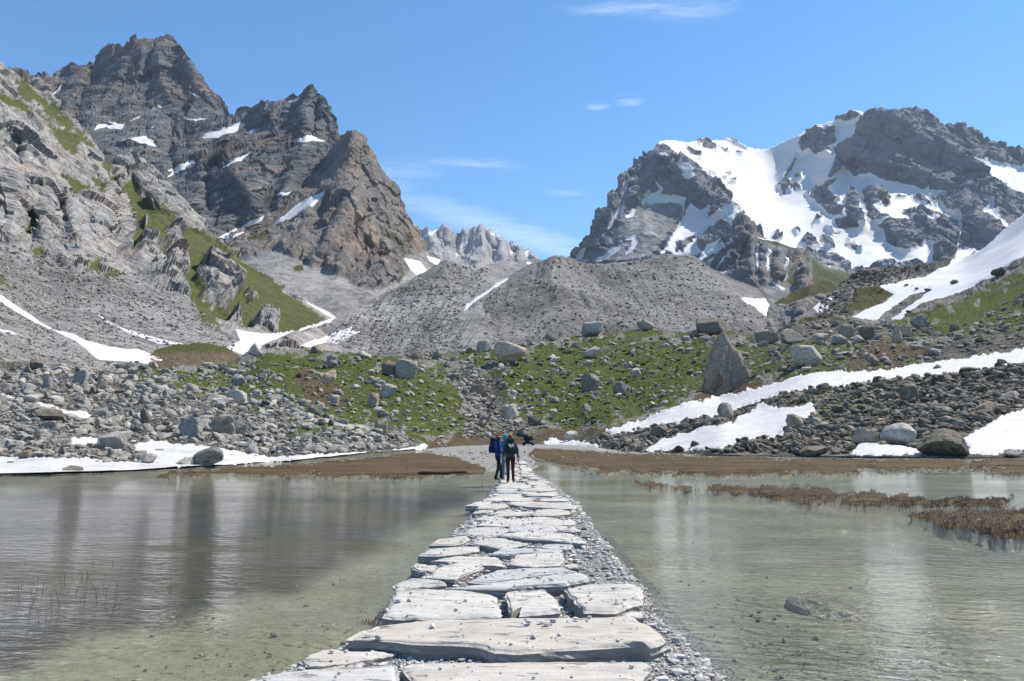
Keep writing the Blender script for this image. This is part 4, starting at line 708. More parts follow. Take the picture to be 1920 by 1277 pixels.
    for lab, polys in snowpolys.items():
        s = union(X, Y_, polys, 40)
        s = nz(nz(s, 8, 26, X, Y_, 7), 5, 7, X, Y_, 8)
        keep = s > -2.0
        idx = np.full(X.shape, -1); idx[keep] = np.arange(keep.sum())
        th = np.clip(p.Y / 120, .4, 1.2) * (.34 * smooth(-1.2, 3.0, s) - .10)
        V = (p.P + up * (th + .10 * fbm(p.P, 4, 3, seed=41) * smooth(0, 4, s))[..., None])[keep]
        f = grid_faces(*X.shape); fi = idx.ravel()[f]; fi = fi[(fi >= 0).all(1)]
        link('snow_patch', make_mesh('snow_patch', V, fi, True), sm, kind='stuff', label=lab)
    return p
HILL = hillside()

# ------------------------------------------------------------------ lake bed, bog and water
BOG = [[(330, 888), (420, 879), (560, 866), (700, 854), (800, 845), (860, 856), (900, 872), (912, 885), (880, 896), (800, 899), (700, 895), (560, 896), (430, 893), (300, 893)],
       [(1000, 840), (1100, 843), (1200, 850), (1500, 857), (1930, 860), (2300, 862), (2300, 882), (1920, 880), (1700, 885), (1500, 891), (1380, 893), (1250, 890), (1100, 883), (1020, 869), (985, 855)],
       [(1180, 904), (1300, 906), (1420, 913), (1560, 917), (1700, 933), (1800, 938), (1900, 935), (1880, 947), (1750, 952), (1600, 946), (1480, 939), (1350, 926), (1200, 913)],
       [(1705, 967), (1760, 958), (1850, 955), (2100, 948), (2100, 1012), (1920, 1012), (1850, 1001), (1770, 986)], [(1840, 876), (2000, 872), (2000, 890), (1860, 892)]]
FAN = [[(790, 843), (870, 835), (960, 832), (1030, 834), (1120, 842), (1010, 848), (990, 860), (1010, 874), (985, 884), (930, 886), (890, 872), (840, 857)], [(1050, 842), (1200, 849), (1320, 853), (1250, 858), (1120, 852)]]
def lake():
    px = np.concatenate([np.arange(-700, -40, 30.0), np.arange(-40, 1960, 3.2), np.arange(1960, 2640, 30.0)]); py = np.concatenate([np.arange(833, 1000, 1.0), np.arange(1000, 1320, 2.5), np.arange(1320, 3200, 40)])
    X, Y_ = np.meshgrid(px, py)
    P = on_plane(X, Y_, 0.0)
    q = np.stack([X, Y_ * 2.2, X * 0], -1)
    bog = union(X, Y_, BOG, 60) - 1.5 + 22.0 * fbm(q, 60, 6, gain=.72, seed=51) * np.clip((Y_ - 836) / 40, .15, 1.2)
    fan = union(X, Y_, FAN, 60) + 14.0 * fbm(q, 40, 5, gain=.7, seed=52) * np.clip((Y_ - 830) / 30, .3, 1)
    wet = smooth(3.5, -3.5, np.maximum(bog, fan))
    depth = .05 + .13 * smooth(860, 1000, Y_) * smooth(-500, 200, np.abs(X - 960) - 200) + .07 * smooth(950, 1100, Y_)
    land = .035 + .03 * fbm(P, 3.0, 4, gain=.6, seed=53) + .02 * smooth(0, 12, bog)
    P[..., 2] = np.where(True, land * (1 - wet) - depth * wet + .018 * fbm(P, .8, 3, seed=54) * wet, 0)
    far_rise = smooth(848, 834, Y_) * .35
    P[..., 2] += far_rise
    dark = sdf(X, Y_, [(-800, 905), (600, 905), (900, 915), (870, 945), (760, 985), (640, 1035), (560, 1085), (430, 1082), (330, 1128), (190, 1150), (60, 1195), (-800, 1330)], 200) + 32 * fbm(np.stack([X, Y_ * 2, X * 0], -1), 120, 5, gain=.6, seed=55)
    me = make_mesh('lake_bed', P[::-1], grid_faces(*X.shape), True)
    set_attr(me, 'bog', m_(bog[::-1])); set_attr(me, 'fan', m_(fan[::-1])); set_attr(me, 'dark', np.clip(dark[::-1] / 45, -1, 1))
    m, N = new_mat('lake_bed_silt')
    pos = N.n('ShaderNodeNewGeometry', out=0)
    a = N.noise(pos, .7, 6, .65); b = N.noise(pos, 9.0, 5, .75); c3 = N.noise(N.scaled(pos, (.5, 2.5, 1)), 3.0, 4, .6)
    silt = N.ramp(N.math('ADD', N.math('MULTIPLY', a, .5), N.math('MULTIPLY', b, .5)), [(.32, (.15, .145, .112)), (.48, (.28, .27, .215)), (.66, (.42, .41, .345))])
    vs = N.n('ShaderNodeTexVoronoi', {'Vector': pos, 'Scale': 5.0}, out=0)
    silt = N.mix(N.math('MULTIPLY', N.step(vs, .2, .12), N.step(a, .42, .56)), silt, (.07, .068, .055))
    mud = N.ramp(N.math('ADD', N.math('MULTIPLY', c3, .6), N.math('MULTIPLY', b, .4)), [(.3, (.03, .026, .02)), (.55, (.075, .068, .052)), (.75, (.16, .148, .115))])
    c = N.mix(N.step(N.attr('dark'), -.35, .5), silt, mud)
    grav = N.ramp(N.math('ADD', N.math('MULTIPLY', b, .6), N.math('MULTIPLY', a, .4)), [(.3, (.12, .115, .105)), (.5, (.22, .215, .20)), (.7, (.34, .33, .31))])
    c = N.mix(N.step(N.attr('fan'), -.15, .2), c, grav)
    peat = N.ramp(N.math('ADD', N.math('MULTIPLY', N.noise(N.scaled(pos, (.25, 1, 1)), .55, 5, .65), .7), N.math('MULTIPLY', b, .3)), [(.3, (.028, .02, .013)), (.45, (.062, .045, .026)), (.58, (.105, .076, .04)), (.72, (.16, .14, .078))])
    c = N.mix(N.step(N.attr('bog'), -.1, .25), c, peat)
    bp = N.n('ShaderNodeBump', {'Strength': .6, 'Distance': .05, 'Height': b})
    finish(m, N, c, .9, bp, .1)
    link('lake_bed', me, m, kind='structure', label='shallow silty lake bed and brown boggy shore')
    # everything beyond the survey: one low sheet out to the foot of the mountains
    R = 6600
    g = make_mesh('ground', [(-R, -R, -1.2), (R, -R, -1.2), (R, R, -1.2), (-R, R, -1.2)], [(0, 1, 2, 3)])
    link('ground', g, plain('valley_floor', (.16, .155, .14), .95, scale=.02), kind='structure', label='valley floor under the whole scene')
    # water
    wm, N = new_mat('lake_water')
    pos = N.n('ShaderNodeNewGeometry', out=0)
    xr = N.n('ShaderNodeSeparateXYZ', {0: pos}, 0)
    r1 = N.noise(N.scaled(pos, (1.0, 2.6, 1), (0, 0, .22)), 2.3, 3, .55, .2)
    r2 = N.noise(N.scaled(pos, (1.0, 2.0, 1), (0, 0, -.12)), 9.0, 3, .6)
    gust = N.step(N.noise(N.scaled(pos, (.5, 1.2, 1), (0, 0, .2)), .16, 3, .55), .34, .66, .15, 1.35)
    hgt = N.math('MULTIPLY', N.math('MULTIPLY', N.math('ADD', N.math('MULTIPLY', r1, .72), N.math('MULTIPLY', r2, .28)), gust), N.step(xr, -1.0, 6.0, 1.0, 1.5))
    bp = N.n('ShaderNodeBump', {'Strength': 1.0, 'Distance': .07, 'Height': hgt})
    fr = N.n('ShaderNodeFresnel', {'IOR': 1.42, 'Normal': bp})
    gl = N.n('ShaderNodeBsdfGlossy', {'Color': (1, 1, 1, 1), 'Roughness': .035, 'Normal': bp})
    tr = N.n('ShaderNodeBsdfTransparent', {'Color': (.80, .84, .78, 1)})
    N.n('ShaderNodeOutputMaterial', {'Surface': N.n('ShaderNodeMixShader', {0: fr, 1: tr, 2: gl})}, None)
    wv = make_mesh('water', [(-420, -120, 0), (420, -120, 0), (420, 230, 0), (-420, 230, 0)], [(0, 1, 2, 3)])
    link('water', wv, wm, kind='structure', label='clear shallow lake with small ripples either side of the stone path')
lake()
# ------------------------------------------------------------------ boulders
def ico(sub):
    bm = bmesh.new(); bmesh.ops.create_icosphere(bm, subdivisions=sub, radius=1.0)
    V = np.array([v.co[:] for v in bm.verts]); F = np.array([[v.index for v in f.verts] for f in bm.faces]); bm.free()
    return V, F
ICO = {k: ico(k) for k in (1, 2, 3, 4)}
def rock_shape(seed, sub=3, planes=14, rough=.05, point=0.0, strata=0.0, boxy=0.0):
    """an angular stone: a ball cut by random planes, then roughened; fills the unit box, base at z = 0"""
    r = np.random.RandomState(seed)
    D, F = ICO[sub]
    n = r.normal(size=(planes, 3)); n /= np.linalg.norm(n, axis=1)[:, None]
    c = r.uniform(.42, .78, planes)
    if boxy:
        ax = np.linalg.qr(r.normal(size=(3, 3)))[0] * .25 + np.eye(3); ax /= np.linalg.norm(ax, axis=1)[:, None]
        n = np.concatenate([n, ax, -ax]); c = np.concatenate([c + .12 * boxy, np.full(6, .85 - .35 * boxy)])
    dn = D @ n.T
    rad = np.where(dn > .05, c[None] / np.maximum(dn, .05), 9).min(1)
    rad = np.minimum(rad, 1.0)
    V = D * rad[:, None]
    if point:
        zt = (V[:, 2] - V[:, 2].min()) / np.ptp(V[:, 2])
        V[:, :2] *= (1 - point * zt ** 1.2)[:, None]
        V[:, 0] += point * .25 * zt * r.uniform(-1, 1)
    if rough and sub > 1:
        V = V + D * (rough * fbm(V + seed, .5, 4, ridged=True, gain=.6))[:, None]
    if strata:
        a = r.normal(size=3); a[2] += 1.5; a /= np.linalg.norm(a)
        t = V @ a * 9 + 1.2 * fbm(V + seed, .8, 3)
        V = V + (V - (V @ a)[:, None] * a) * (strata * (.5 - np.abs(t % 1 - .5)) * 2 - strata)[:, None]
    lo, hi = V.min(0), V.max(0)
    V = (V - (lo + hi) / 2) / (hi - lo); V[:, 2] += .5
    return V, F
def stone_mat(name, cols, scale=1.6, lichen=(.11, .105, .06), lich=.3, streak=0.0, warm=(.30, .22, .15), warm_amt=.3, bump=.4):
    m, N = new_mat(name)
    co = N.n('ShaderNodeTexCoord', out=3)
    rnd = N.n('ShaderNodeObjectInfo', out=5)
    v = N.n('ShaderNodeVectorMath', {0: co, 1: N.math('MULTIPLY', rnd, 50.0)}, operation='ADD')
    a = N.noise(v, scale, 6, .7, .3); b = N.noise(v, scale * 7, 4, .7)
    f = N.math('ADD', N.math('MULTIPLY', a, .6), N.math('MULTIPLY', b, .4))
    if streak:
        s = N.noise(N.scaled(v, (1, 1, 7), (.5, .35, 0)), scale * 1.5, 4, .65)
        f = N.math('ADD', N.math('MULTIPLY', f, 1 - streak), N.math('MULTIPLY', s, streak))
    c = N.ramp(f, [(.36, cols[0]), (.5, cols[1]), (.63, cols[2])])
    t = N.attr('tone')
    c = N.mix(1.0, c, N.n('ShaderNodeCombineColor', {0: N.math('ADD', .72, N.math('MULTIPLY', N.math('ADD', rnd, t), .5)), 1: N.math('ADD', .72, N.math('MULTIPLY', N.math('ADD', rnd, t), .49)), 2: N.math('ADD', .72, N.math('MULTIPLY', N.math('ADD', rnd, t), .47))}), 'MULTIPLY')
    c = N.mix(N.math('MULTIPLY', N.step(N.noise(v, scale * .6, 3, .6), .5, .7), warm_amt), c, N.mix(1.0, c, tuple(x / .25 for x in warm), 'MULTIPLY'))
    c = N.mix(N.math('MULTIPLY', N.step(N.noise(v, scale * 2.3, 5, .7), .54, .66), lich), c, lichen)
    bp = N.n('ShaderNodeBump', {'Strength': .9, 'Distance': bump, 'Height': f})
    return finish(m, N, c, .9, bp, .2)
ST = {'pale': stone_mat('pale_stone', ((.19, .178, .155), (.43, .402, .355), (.61, .575, .52)), warm_amt=.2, lich=.15),
      'grey': stone_mat('grey_stone', ((.14, .128, .108), (.30, .275, .237), (.44, .41, .36))),
      'dark': stone_mat('dark_stone', ((.075, .068, .055), (.18, .163, .13), (.31, .285, .235)), lich=.45, lichen=(.075, .075, .03)),
      'tan': stone_mat('tan_stone', ((.19, .15, .112), (.38, .31, .24), (.54, .47, .40)), warm_amt=.6, lich=.2),
      'striped': stone_mat('striped_stone', ((.10, .097, .092), (.34, .325, .305), (.54, .52, .49)), streak=.75, warm_amt=.1, lich=.08)}
# px, py of its foot, width, height, shape, stone, label
B = [(211, 846, 60, 40, 'round', 'pale', 'large rounded pale boulder at the top edge of the left shore snow'),
     (388, 875, 58, 37, 'wedge', 'striped', 'pale layered boulder standing in the snow at the left shore'),
     (341, 874, 40, 16, 'flat', 'pale', 'low pale rock in the shore snow beside the layered boulder'),
     (138, 886, 37, 13, 'flat', 'dark', 'low dark rock half sunk in snow at the left waterline'),
     (357, 822, 46, 42, 'wedge', 'striped', 'white streaked blocky boulder above the left snow bank'),
     (419, 816, 46, 42, 'block', 'tan', 'brown-faced boulder casting a dark shadow on the left rubble field'),
     (449, 816, 34, 32, 'wedge', 'pale', 'tilted pale slab leaning on the brown-faced boulder'),
     (443, 763, 38, 28, 'block', 'pale', 'pale flat-topped boulder high in the left rubble field'),
     (272, 793, 24, 28, 'point', 'dark', 'dark pointed rock standing in the left rubble field'),
     (89, 738, 22, 33, 'point', 'striped', 'tall striped rock near the left edge'),
     (151, 729, 32, 30, 'wedge', 'striped', 'striped leaning block beside the tall striped rock'),
     (57, 740, 22, 22, 'round', 'pale', 'pale round-topped rock just left of the tall striped rock'),
     (62, 757, 34, 17, 'flat', 'pale', 'flat pale rock beside the thin snow patch at the left edge'),
     (94, 793, 60, 24, 'flat', 'dark', 'long low dark mossy outcrop below the thin snow patch'),
     (55, 814, 30, 16, 'round', 'grey', 'grey rounded rock in the rubble at the left edge'),
     (47, 861, 28, 17, 'round', 'tan', 'smooth brownish rock at the upper edge of the left shore snow'),
     (474, 849, 22, 27, 'point', 'pale', 'pale upright rock at the lower end of the left rubble field'),
     (276, 871, 38, 20, 'flat', 'pale', 'pale sloping slab emerging from the left shore snow'),
     (242, 684, 27, 13, 'round', 'pale', 'pale rock at the foot of the left snow tongue'),
     (226, 696, 21, 12, 'round', 'grey', 'grey rock just below the left snow tongue'),
     (289, 690, 15, 12, 'point', 'grey', 'small pointed rock at the edge of the left snow tongue'),
     (478, 668, 30, 25, 'point', 'pale', 'pale pointed boulder on the crest beside the left snow gully'),
     (70, 698, 35, 18, 'flat', 'dark', 'dark broad rock below the left scree fan'),
     (762, 714, 42, 35, 'block', 'grey', 'big leaning block on the left half of the green hill'),
     (730, 709, 32, 28, 'block', 'dark', 'dark block behind the big leaning block'),
     (625, 754, 26, 19, 'round', 'pale', 'whitish boulder on the brown patch of the left slope'),
     (700, 763, 24, 27, 'block', 'tan', 'brownish upright boulder beside a grey one on the left slope'),
     (729, 751, 36, 26, 'round', 'pale', 'grey rounded boulder right of the brownish upright one'),
     (717, 782, 24, 14, 'round', 'tan', 'low brownish boulder under the brownish upright one'),
     (713, 815, 32, 28, 'block', 'tan', 'angular tan block at the foot of the left grass slope'),
     (957, 682, 66, 41, 'crag', 'tan', 'massive dark crag on the crest in the middle of the hill'),
     (907, 662, 32, 23, 'round', 'pale', 'pale rounded boulder on the crest left of the massive crag'),
     (1033, 640, 28, 19, 'point', 'grey', 'pointed grey boulder on the skyline left of the hikers'),
     (1110, 630, 42, 27, 'block', 'striped', 'large pale fissured boulder on the skyline right of the hikers'),
     (1112, 675, 38, 21, 'round', 'pale', 'rounded grey boulder on the upper grass right of the crag'),
     (1107, 735, 38, 33, 'block', 'grey', 'split boulder in the middle of the right grass slope'),
     (1162, 744, 29, 26, 'round', 'grey', 'round grey boulder right of the split boulder'),
     (1100, 777, 19, 17, 'round', 'grey', 'small round boulder below the split boulder'),
     (897, 745, 32, 26, 'wedge', 'dark', 'dark tilted slab in the stony gully'),
     (957, 787, 35, 27, 'block', 'grey', 'flat-topped block overhanging a dark hollow beside the gully'),
     (1002, 802, 28, 19, 'round', 'dark', 'dark boulder at the foot of the slope above the vehicle'),
     (888, 782, 23, 16, 'round', 'grey', 'grey boulder low in the stony gully'),
     (1070, 829, 28, 19, 'round', 'pale', 'pale rounded boulder right of the parked vehicle'),
     (617, 725, 28, 26, 'block', 'tan', 'brown leaning rock high on the left slope'),
     (590, 785, 28, 21, 'round', 'dark', 'dark boulder beside the pale footpath'),
     (780, 679, 34, 18, 'round', 'tan', 'low brown boulder on the crest above the big leaning block'),
     (683, 677, 32, 14, 'flat', 'pale', 'low pale rock on the crest left of the brown boulder'),
     (820, 680, 24, 14, 'flat', 'grey', 'flat rock at the top of the stony gully'),
     (620, 692, 28, 16, 'round', 'grey', 'grey rock near the top of the left grass slope'),
     (1193, 708, 20, 16, 'round', 'pale', 'pale rock high on the right grass slope'),
     (1018, 769, 11, 15, 'point', 'pale', 'small white pointed stone on the right grass slope'),
     (590, 662, 18, 14, 'point', 'dark', 'small dark rock on the crest near the moraine snow'),
     (700, 726, 19, 11, 'flat', 'pale', 'pale flat slab left of a second one below the dark block'),
     (714, 730, 22, 11, 'flat', 'pale', 'pale flat slab right of its twin below the dark block'),
     (1364, 738, 80, 118, 'pillar', 'tan', 'giant pointed tan rock tower standing on the green hill'),
     (1335, 628, 60, 32, 'block', 'dark', 'dark rugged boulder on the skyline behind the rock tower'),
     (1210, 621, 34, 16, 'block', 'grey', 'long square boulder on the skyline under the moraine'),
     (1301, 634, 23, 14, 'round', 'dark', 'small dark boulder left of the rugged skyline boulder'),
     (1437, 649, 48, 26, 'wedge', 'grey', 'sloping grey boulder right of the rock tower'),
     (1484, 650, 58, 30, 'round', 'grey', 'long grey whaleback boulder on the right crest'),
     (1542, 645, 32, 17, 'round', 'pale', 'pale boulder between the whaleback and the stacked rocks'),
     (1589, 638, 31, 30, 'round', 'tan', 'round tan boulder on top of the stacked rocks'),
     (1574, 649, 33, 19, 'round', 'grey', 'grey boulder under the round tan one'),
     (1608, 651, 28, 18, 'round', 'pale', 'pale egg-shaped boulder under the stacked rocks'),
     (1627, 643, 34, 26, 'block', 'dark', 'dark block right of the round tan boulder'),
     (1683, 649, 22, 36, 'point', 'tan', 'upright rusty slab at the right end of the stacked rocks'),
     (1699, 636, 26, 22, 'block', 'tan', 'tan block behind the upright rusty slab'),
     (1514, 688, 60, 36, 'wedge', 'pale', 'large pale wedge lying below the whaleback boulder'),
     (1636, 687, 25, 19, 'round', 'grey', 'grey boulder at the upper edge of the long snow tongue'),
     (1753, 666, 25, 14, 'flat', 'pale', 'pale tilted slab above the long snow tongue'),
     (1361, 788, 31, 30, 'block', 'grey', 'square grey boulder on the snow below the rock tower'),
     (1491, 805, 31, 28, 'block', 'tan', 'brown block at the left end of the main right rubble'),
     (1685, 831, 62, 40, 'round', 'pale', 'large whitish boulder in the right rubble'),
     (1770, 853, 94, 50, 'bigwedge', 'dark', 'biggest dark layered boulder beside the right shore snow'),
     (1625, 830, 53, 30, 'wedge', 'tan', 'brown wedge-shaped boulder left of the whitish one'),
     (1527, 854, 56, 17, 'flat', 'dark', 'dark flat boulder at the right waterline'),
     (1850, 782, 40, 26, 'wedge', 'tan', 'brown pyramid-shaped boulder near the right edge'),
     (1894, 754, 38, 21, 'round', 'grey', 'grey rounded boulder at the right edge above the brown pyramid'),
     (1706, 758, 40, 34, 'block', 'dark', 'dark mossy block in the middle of the right rubble'),
     (1813, 704, 38, 14, 'flat', 'dark', 'low dark rock alone on the long snow tongue'),
     (1877, 684, 22, 12, 'wedge', 'dark', 'small dark wedge high on the long snow tongue'),
     (1758, 693, 18, 10, 'wedge', 'dark', 'tiny dark stone in the middle of the long snow tongue'),
     (1284, 800, 19, 18, 'point', 'grey', 'small pointed stone at the edge of the right snow'),
     (1237, 819, 38, 18, 'block', 'dark', 'dark broken block low in the right snow'),
     (1899, 857, 40, 15, 'flat', 'striped', 'pale striped rock at the waterline by the right edge'),
     (1647, 722, 22, 12, 'block', 'dark', 'small square stone where the rubble meets the long snow tongue'),
     (1728, 619, 38, 27, 'crag', 'grey', 'grey outcrop under the green shoulder at the right')]
SHAPES = {'round': dict(planes=14, rough=.03), 'wedge': dict(planes=8, rough=.03, strata=.06), 'flat': dict(planes=10, rough=.03, strata=.05), 'block': dict(planes=7, rough=.03, boxy=.5), 'point': dict(planes=8, rough=.03, point=.6),
          'crag': dict(planes=16, rough=.10, boxy=.3), 'pillar': dict(planes=10, rough=.05, point=.8, strata=.012), 'bigwedge': dict(planes=8, rough=.04, strata=.10)}
def pillar_shape():
    """the leaning four-sided rock tower, narrow at the top left"""
    D, F = ICO[4]
    lev = [(0.0, -.48, .34, .40), (.12, -.52, .46, .42), (.3, -.50, .50, .42), (.5, -.44, .45, .36), (.68, -.33, .30, .27), (.82, -.24, .13, .18), (.93, -.13, .03, .10), (1.0, -.07, -.03, .03)]
    z = (D[:, 2] + 1) / 2
    l = np.array(lev)
    xa, xb, dp = (np.interp(z, l[:, 0], l[:, k]) for k in (1, 2, 3))
    rr = np.sqrt(D[:, 0] ** 2 + D[:, 1] ** 2) + 1e-9
    ca, sa = D[:, 0] / rr, D[:, 1] / rr
    s = 1 / np.maximum((np.abs(ca) ** 3.2 + np.abs(sa) ** 3.2) ** (1 / 3.2), .2)
    x = (xa + xb) / 2 + (xb - xa) / 2 * ca * s * .98; y = dp * sa * s
    rim = smooth(0, .06, z)
    V = np.stack([x * np.maximum(rim, .5), y * rim, z], -1)
    V += np.stack([ca, sa, ca * 0], -1) * ((1.15 - z) * (.05 * fbm(V, .4, 4, ridged=True, gain=.6, stretch=(.7, 1, 1.8), seed=3) + .17 * facet(V, .4, (.7, 1, 2.4), 3) + .08 * facet(V, .15, (.8, 1, 1.8), 4)))[:, None]
    return V, F
def foot(px, py):
    px = np.atleast_1d(np.asarray(px, float)); py = np.atleast_1d(np.asarray(py, float))
    P, N = HILL.sample(px, py)
    return P[0], N[0]
rng = np.random.RandomState(5)
def add_boulder(px, py, w, h, shape, stone, label, group=None, k=0, sub=3):
    P, _ = foot(px, py)
    Y = P[1]
    V, F = pillar_shape() if shape == 'pillar' else rock_shape(100 + k * 7, 4 if w > 50 else sub, **SHAPES[shape])
    wm, hm = (1.0 if w > 40 else .92) * w * Y / FPX, h * Y / FPX
    sink = .10
    V = V * [wm, wm * (.62 if shape != 'flat' else .8), hm / (1 - sink)]
    V[:, 2] -= sink * hm
    me = make_mesh('boulder', V, F, False)
    o = link('boulder', me, ST[stone], category='boulder', label=label)
    if group: o['group'] = group
    else: o['group'] = 'boulders on the hillside'
    o.location = P
    if shape != 'pillar': o.rotation_euler = (0, 0, rng.uniform(-.25, .25))
    return o
for k, (px, py, w, h, shp, stn, lab) in enumerate(B):
    add_boulder(px, py, w, h, shp, stn, lab, k=k)

# ------------------------------------------------------------------ rubble
ZONES = {'left': [[(-150, 715), (0, 694), (180, 696), (300, 698), (480, 690), (560, 740), (620, 790), (700, 812), (800, 834), (700, 850), (560, 862), (420, 870), (200, 874), (0, 876), (-150, 880)]],
         'gully': [Z('F', 830, 690, 960, 680, 1040, 760, 1130, 900, 1250, 1010, 1290, 1080, 930, 1090, 930, 920, 880, 800)],
         'right': [Z('G', -120, 860, 280, 782, 640, 722, 860, 642, 1080, 606, 1330, 582, 1700, 530, 1920, 500, 2400, 470, 2400, 660, 1920, 700, 1800, 745, 1640, 832, 1640, 888, 1140, 892, 600, 892, 0, 882)],
         'centre': [[(440, 680), (700, 674), (900, 664), (1100, 634), (1350, 630), (1345, 725), (1200, 785), (1000, 815), (820, 835), (600, 815), (500, 740)]],
         'upper': [Z('G', 650, 350, 900, 330, 1100, 300, 1400, 330, 1700, 330, 1920, 200, 2300, 150, 2300, 440, 1920, 428, 1700, 458, 1330, 528, 900, 548, 680, 600)]}
def scatter(zone, n, smin, smax, power, seed, on_snow=0.0):
    r = np.random.RandomState(seed)
    poly = ZONES[zone][0]; a = np.array(poly)
    px = r.uniform(a[:, 0].min(), a[:, 0].max(), n * 4); py = r.uniform(a[:, 1].min(), a[:, 1].max(), n * 4)
    ok = sdf(px, py, poly, 10) > 0
    T = np.interp(px, HILL.px, HILL.T); Bt = np.interp(px, HILL.px, HILL.B)
    ok &= (py > T + 1) & (py < Bt - 1)
    ci = np.clip(HILL.col(px), 0, HILL.nc - 1).astype(int); ri = np.clip(((Bt - py) / (Bt - T) * (HILL.nr - 1)), 0, HILL.nr - 1).astype(int)
    sn = HILL.snow[ri, ci]
    q = np.stack([px, py * 2, px * 0], -1)
    clump = fbm(q, 60, 3, seed=seed)
    ok &= (sn < -1) | (r.rand(len(px)) < on_snow)
    ok &= clump > r.uniform(-.9, .35 if zone in ('centre', 'upper') else -.1, len(px))
    if zone == 'left': ok &= (HILL.grassd[ri, ci] < 0) | (r.rand(len(px)) < .42)
    px, py = px[ok][:n], py[ok][:n]
    s = smin * (1 + r.pareto(power, len(px))); s = np.minimum(s, smax)
    P, Nn = HILL.sample(px, py)
    return P, s * P[:, 1] / FPX, px, py
LIB = {0: [rock_shape(900 + i, 1, planes=6, rough=0) for i in range(8)], 1: [rock_shape(950 + i, 2, planes=7, rough=.02, boxy=.4 * (i % 2)) for i in range(12)]}
def merge_rocks(name, P, size, mat, seed, big=None, label='', flat=.62, sink=.22):
    r = np.random.RandomState(seed)
    Vs, Fs, Ts = [], [], []; off = 0
    for i in range(len(P)):
        lib = LIB[1 if (big is None or big[i]) else 0]
        V, F = lib[r.randint(len(lib))]
        a = r.uniform(0, 6.283); ca, sa = math.cos(a), math.sin(a)
        sx, sy, sz = size[i] * np.array([r.uniform(.8, 1.6), r.uniform(.55, 1.0), r.uniform(.35, .95) * flat / .62])
        v = V * [sx, sy, sz]
        tx, ty = r.normal(0, .22, 2)
        v = v + np.stack([v[:, 2] * 0, v[:, 2] * 0, v[:, 0] * tx + v[:, 1] * ty], -1)
        v = np.stack([v[:, 0] * ca - v[:, 1] * sa, v[:, 0] * sa + v[:, 1] * ca, v[:, 2] - sink * sz], -1) + P[i]
        Vs.append(v); Fs.append(F + off); Ts.append(np.full(len(v), r.normal(.0, .35))); off += len(v)
    me = make_mesh(name, np.concatenate(Vs), np.concatenate(Fs))
    set_attr(me, 'tone', np.concatenate(Ts))
    return link(name, me, mat, kind='stuff', label=label)
for zone, n, smin, smax, pw, seed, stone, lab, osn in (('left', 12500, 2.6, 20, 1.7, 61, 'pale', 'pale grey rubble covering the left slope', .03), ('gully', 1300, 2.8, 16, 2.2, 62, 'grey', 'grey stones filling the gully', 0), ('right', 4600, 3.2, 20, 1.9, 63, 'dark', 'dark lichen-spotted rubble on the right slope', .02), ('right', 2400, 3.2, 16, 1.9, 66, 'grey', 'greyer stones among the rubble on the right slope', .004), ('right', 1000, 3.2, 16, 1.9, 67, 'tan', 'brownish stones among the rubble on the right slope', 0),
                                              ('centre', 3200, 2.0, 13, 1.7, 64, 'pale', 'scattered stones on the green hill', 0), ('upper', 2800, 2.6, 14, 1.9, 65, 'grey', 'stones strewn over the upper right slope', 0)):
    P, s, px, py = scatter(zone, n, smin, smax, pw, seed, osn)
    merge_rocks('rubble', P, s, ST[stone], seed, s * FPX / P[:, 1] > 8.5, lab)
# medium blocks one can still pick out singly
MID = []
for zone, n, smin, smax, stones, lab, grp in (('left', 62, 11, 18, ('pale', 'pale', 'grey', 'striped'), 'mid-sized pale block among the left rubble', 'blocks in the left rubble'), ('right', 58, 11, 20, ('dark', 'dark', 'grey', 'tan'), 'mid-sized dark block among the right rubble', 'blocks in the right rubble'),
                                         ('centre', 46, 9, 16, ('pale', 'pale', 'grey'), 'grey stone scattered on the green hill', 'stones on the green hill'), ('gully', 14, 9, 15, ('grey', 'pale'), 'grey block lying in the stony gully', 'blocks in the gully'), ('upper', 24, 9, 18, ('grey', 'dark', 'pale'), 'grey block strewn on the upper right slope', 'blocks on the upper right slope')):
    P, s, px, py = scatter(zone, n, smin, smax, 2.5, hash(zone) % 7 + 80 if False else {'left': 81, 'right': 82, 'centre': 83, 'gully': 84, 'upper': 85}[zone])
    proto = []
    for i in range(len(P)):
        if i < 8:
            V, F = rock_shape(400 + i * 3 + n, 3, planes=8, rough=.03, boxy=.5 * (i % 2), strata=.03 * (i % 3 == 0))
            proto.append(make_mesh('boulder', V, F))
            me = proto[-1]; me.materials.append(ST[stones[i % len(stones)]])
        me = proto[i % len(proto)]
        o = link('boulder', me, None, category='boulder', label=lab, group=grp)
        MID.append((o, px[i], py[i], me.materials[0].name, zone))
        w = s[i]; r_ = rng.uniform(.5, .85)
        o.scale = (w * rng.uniform(.9, 1.2), w * rng.uniform(.7, 1), w * r_)
        o.location = P[i] - [0, 0, w * r_ * .15]
        o.rotation_euler = (rng.normal(0, .12), rng.normal(0, .12), rng.uniform(0, 6.28))
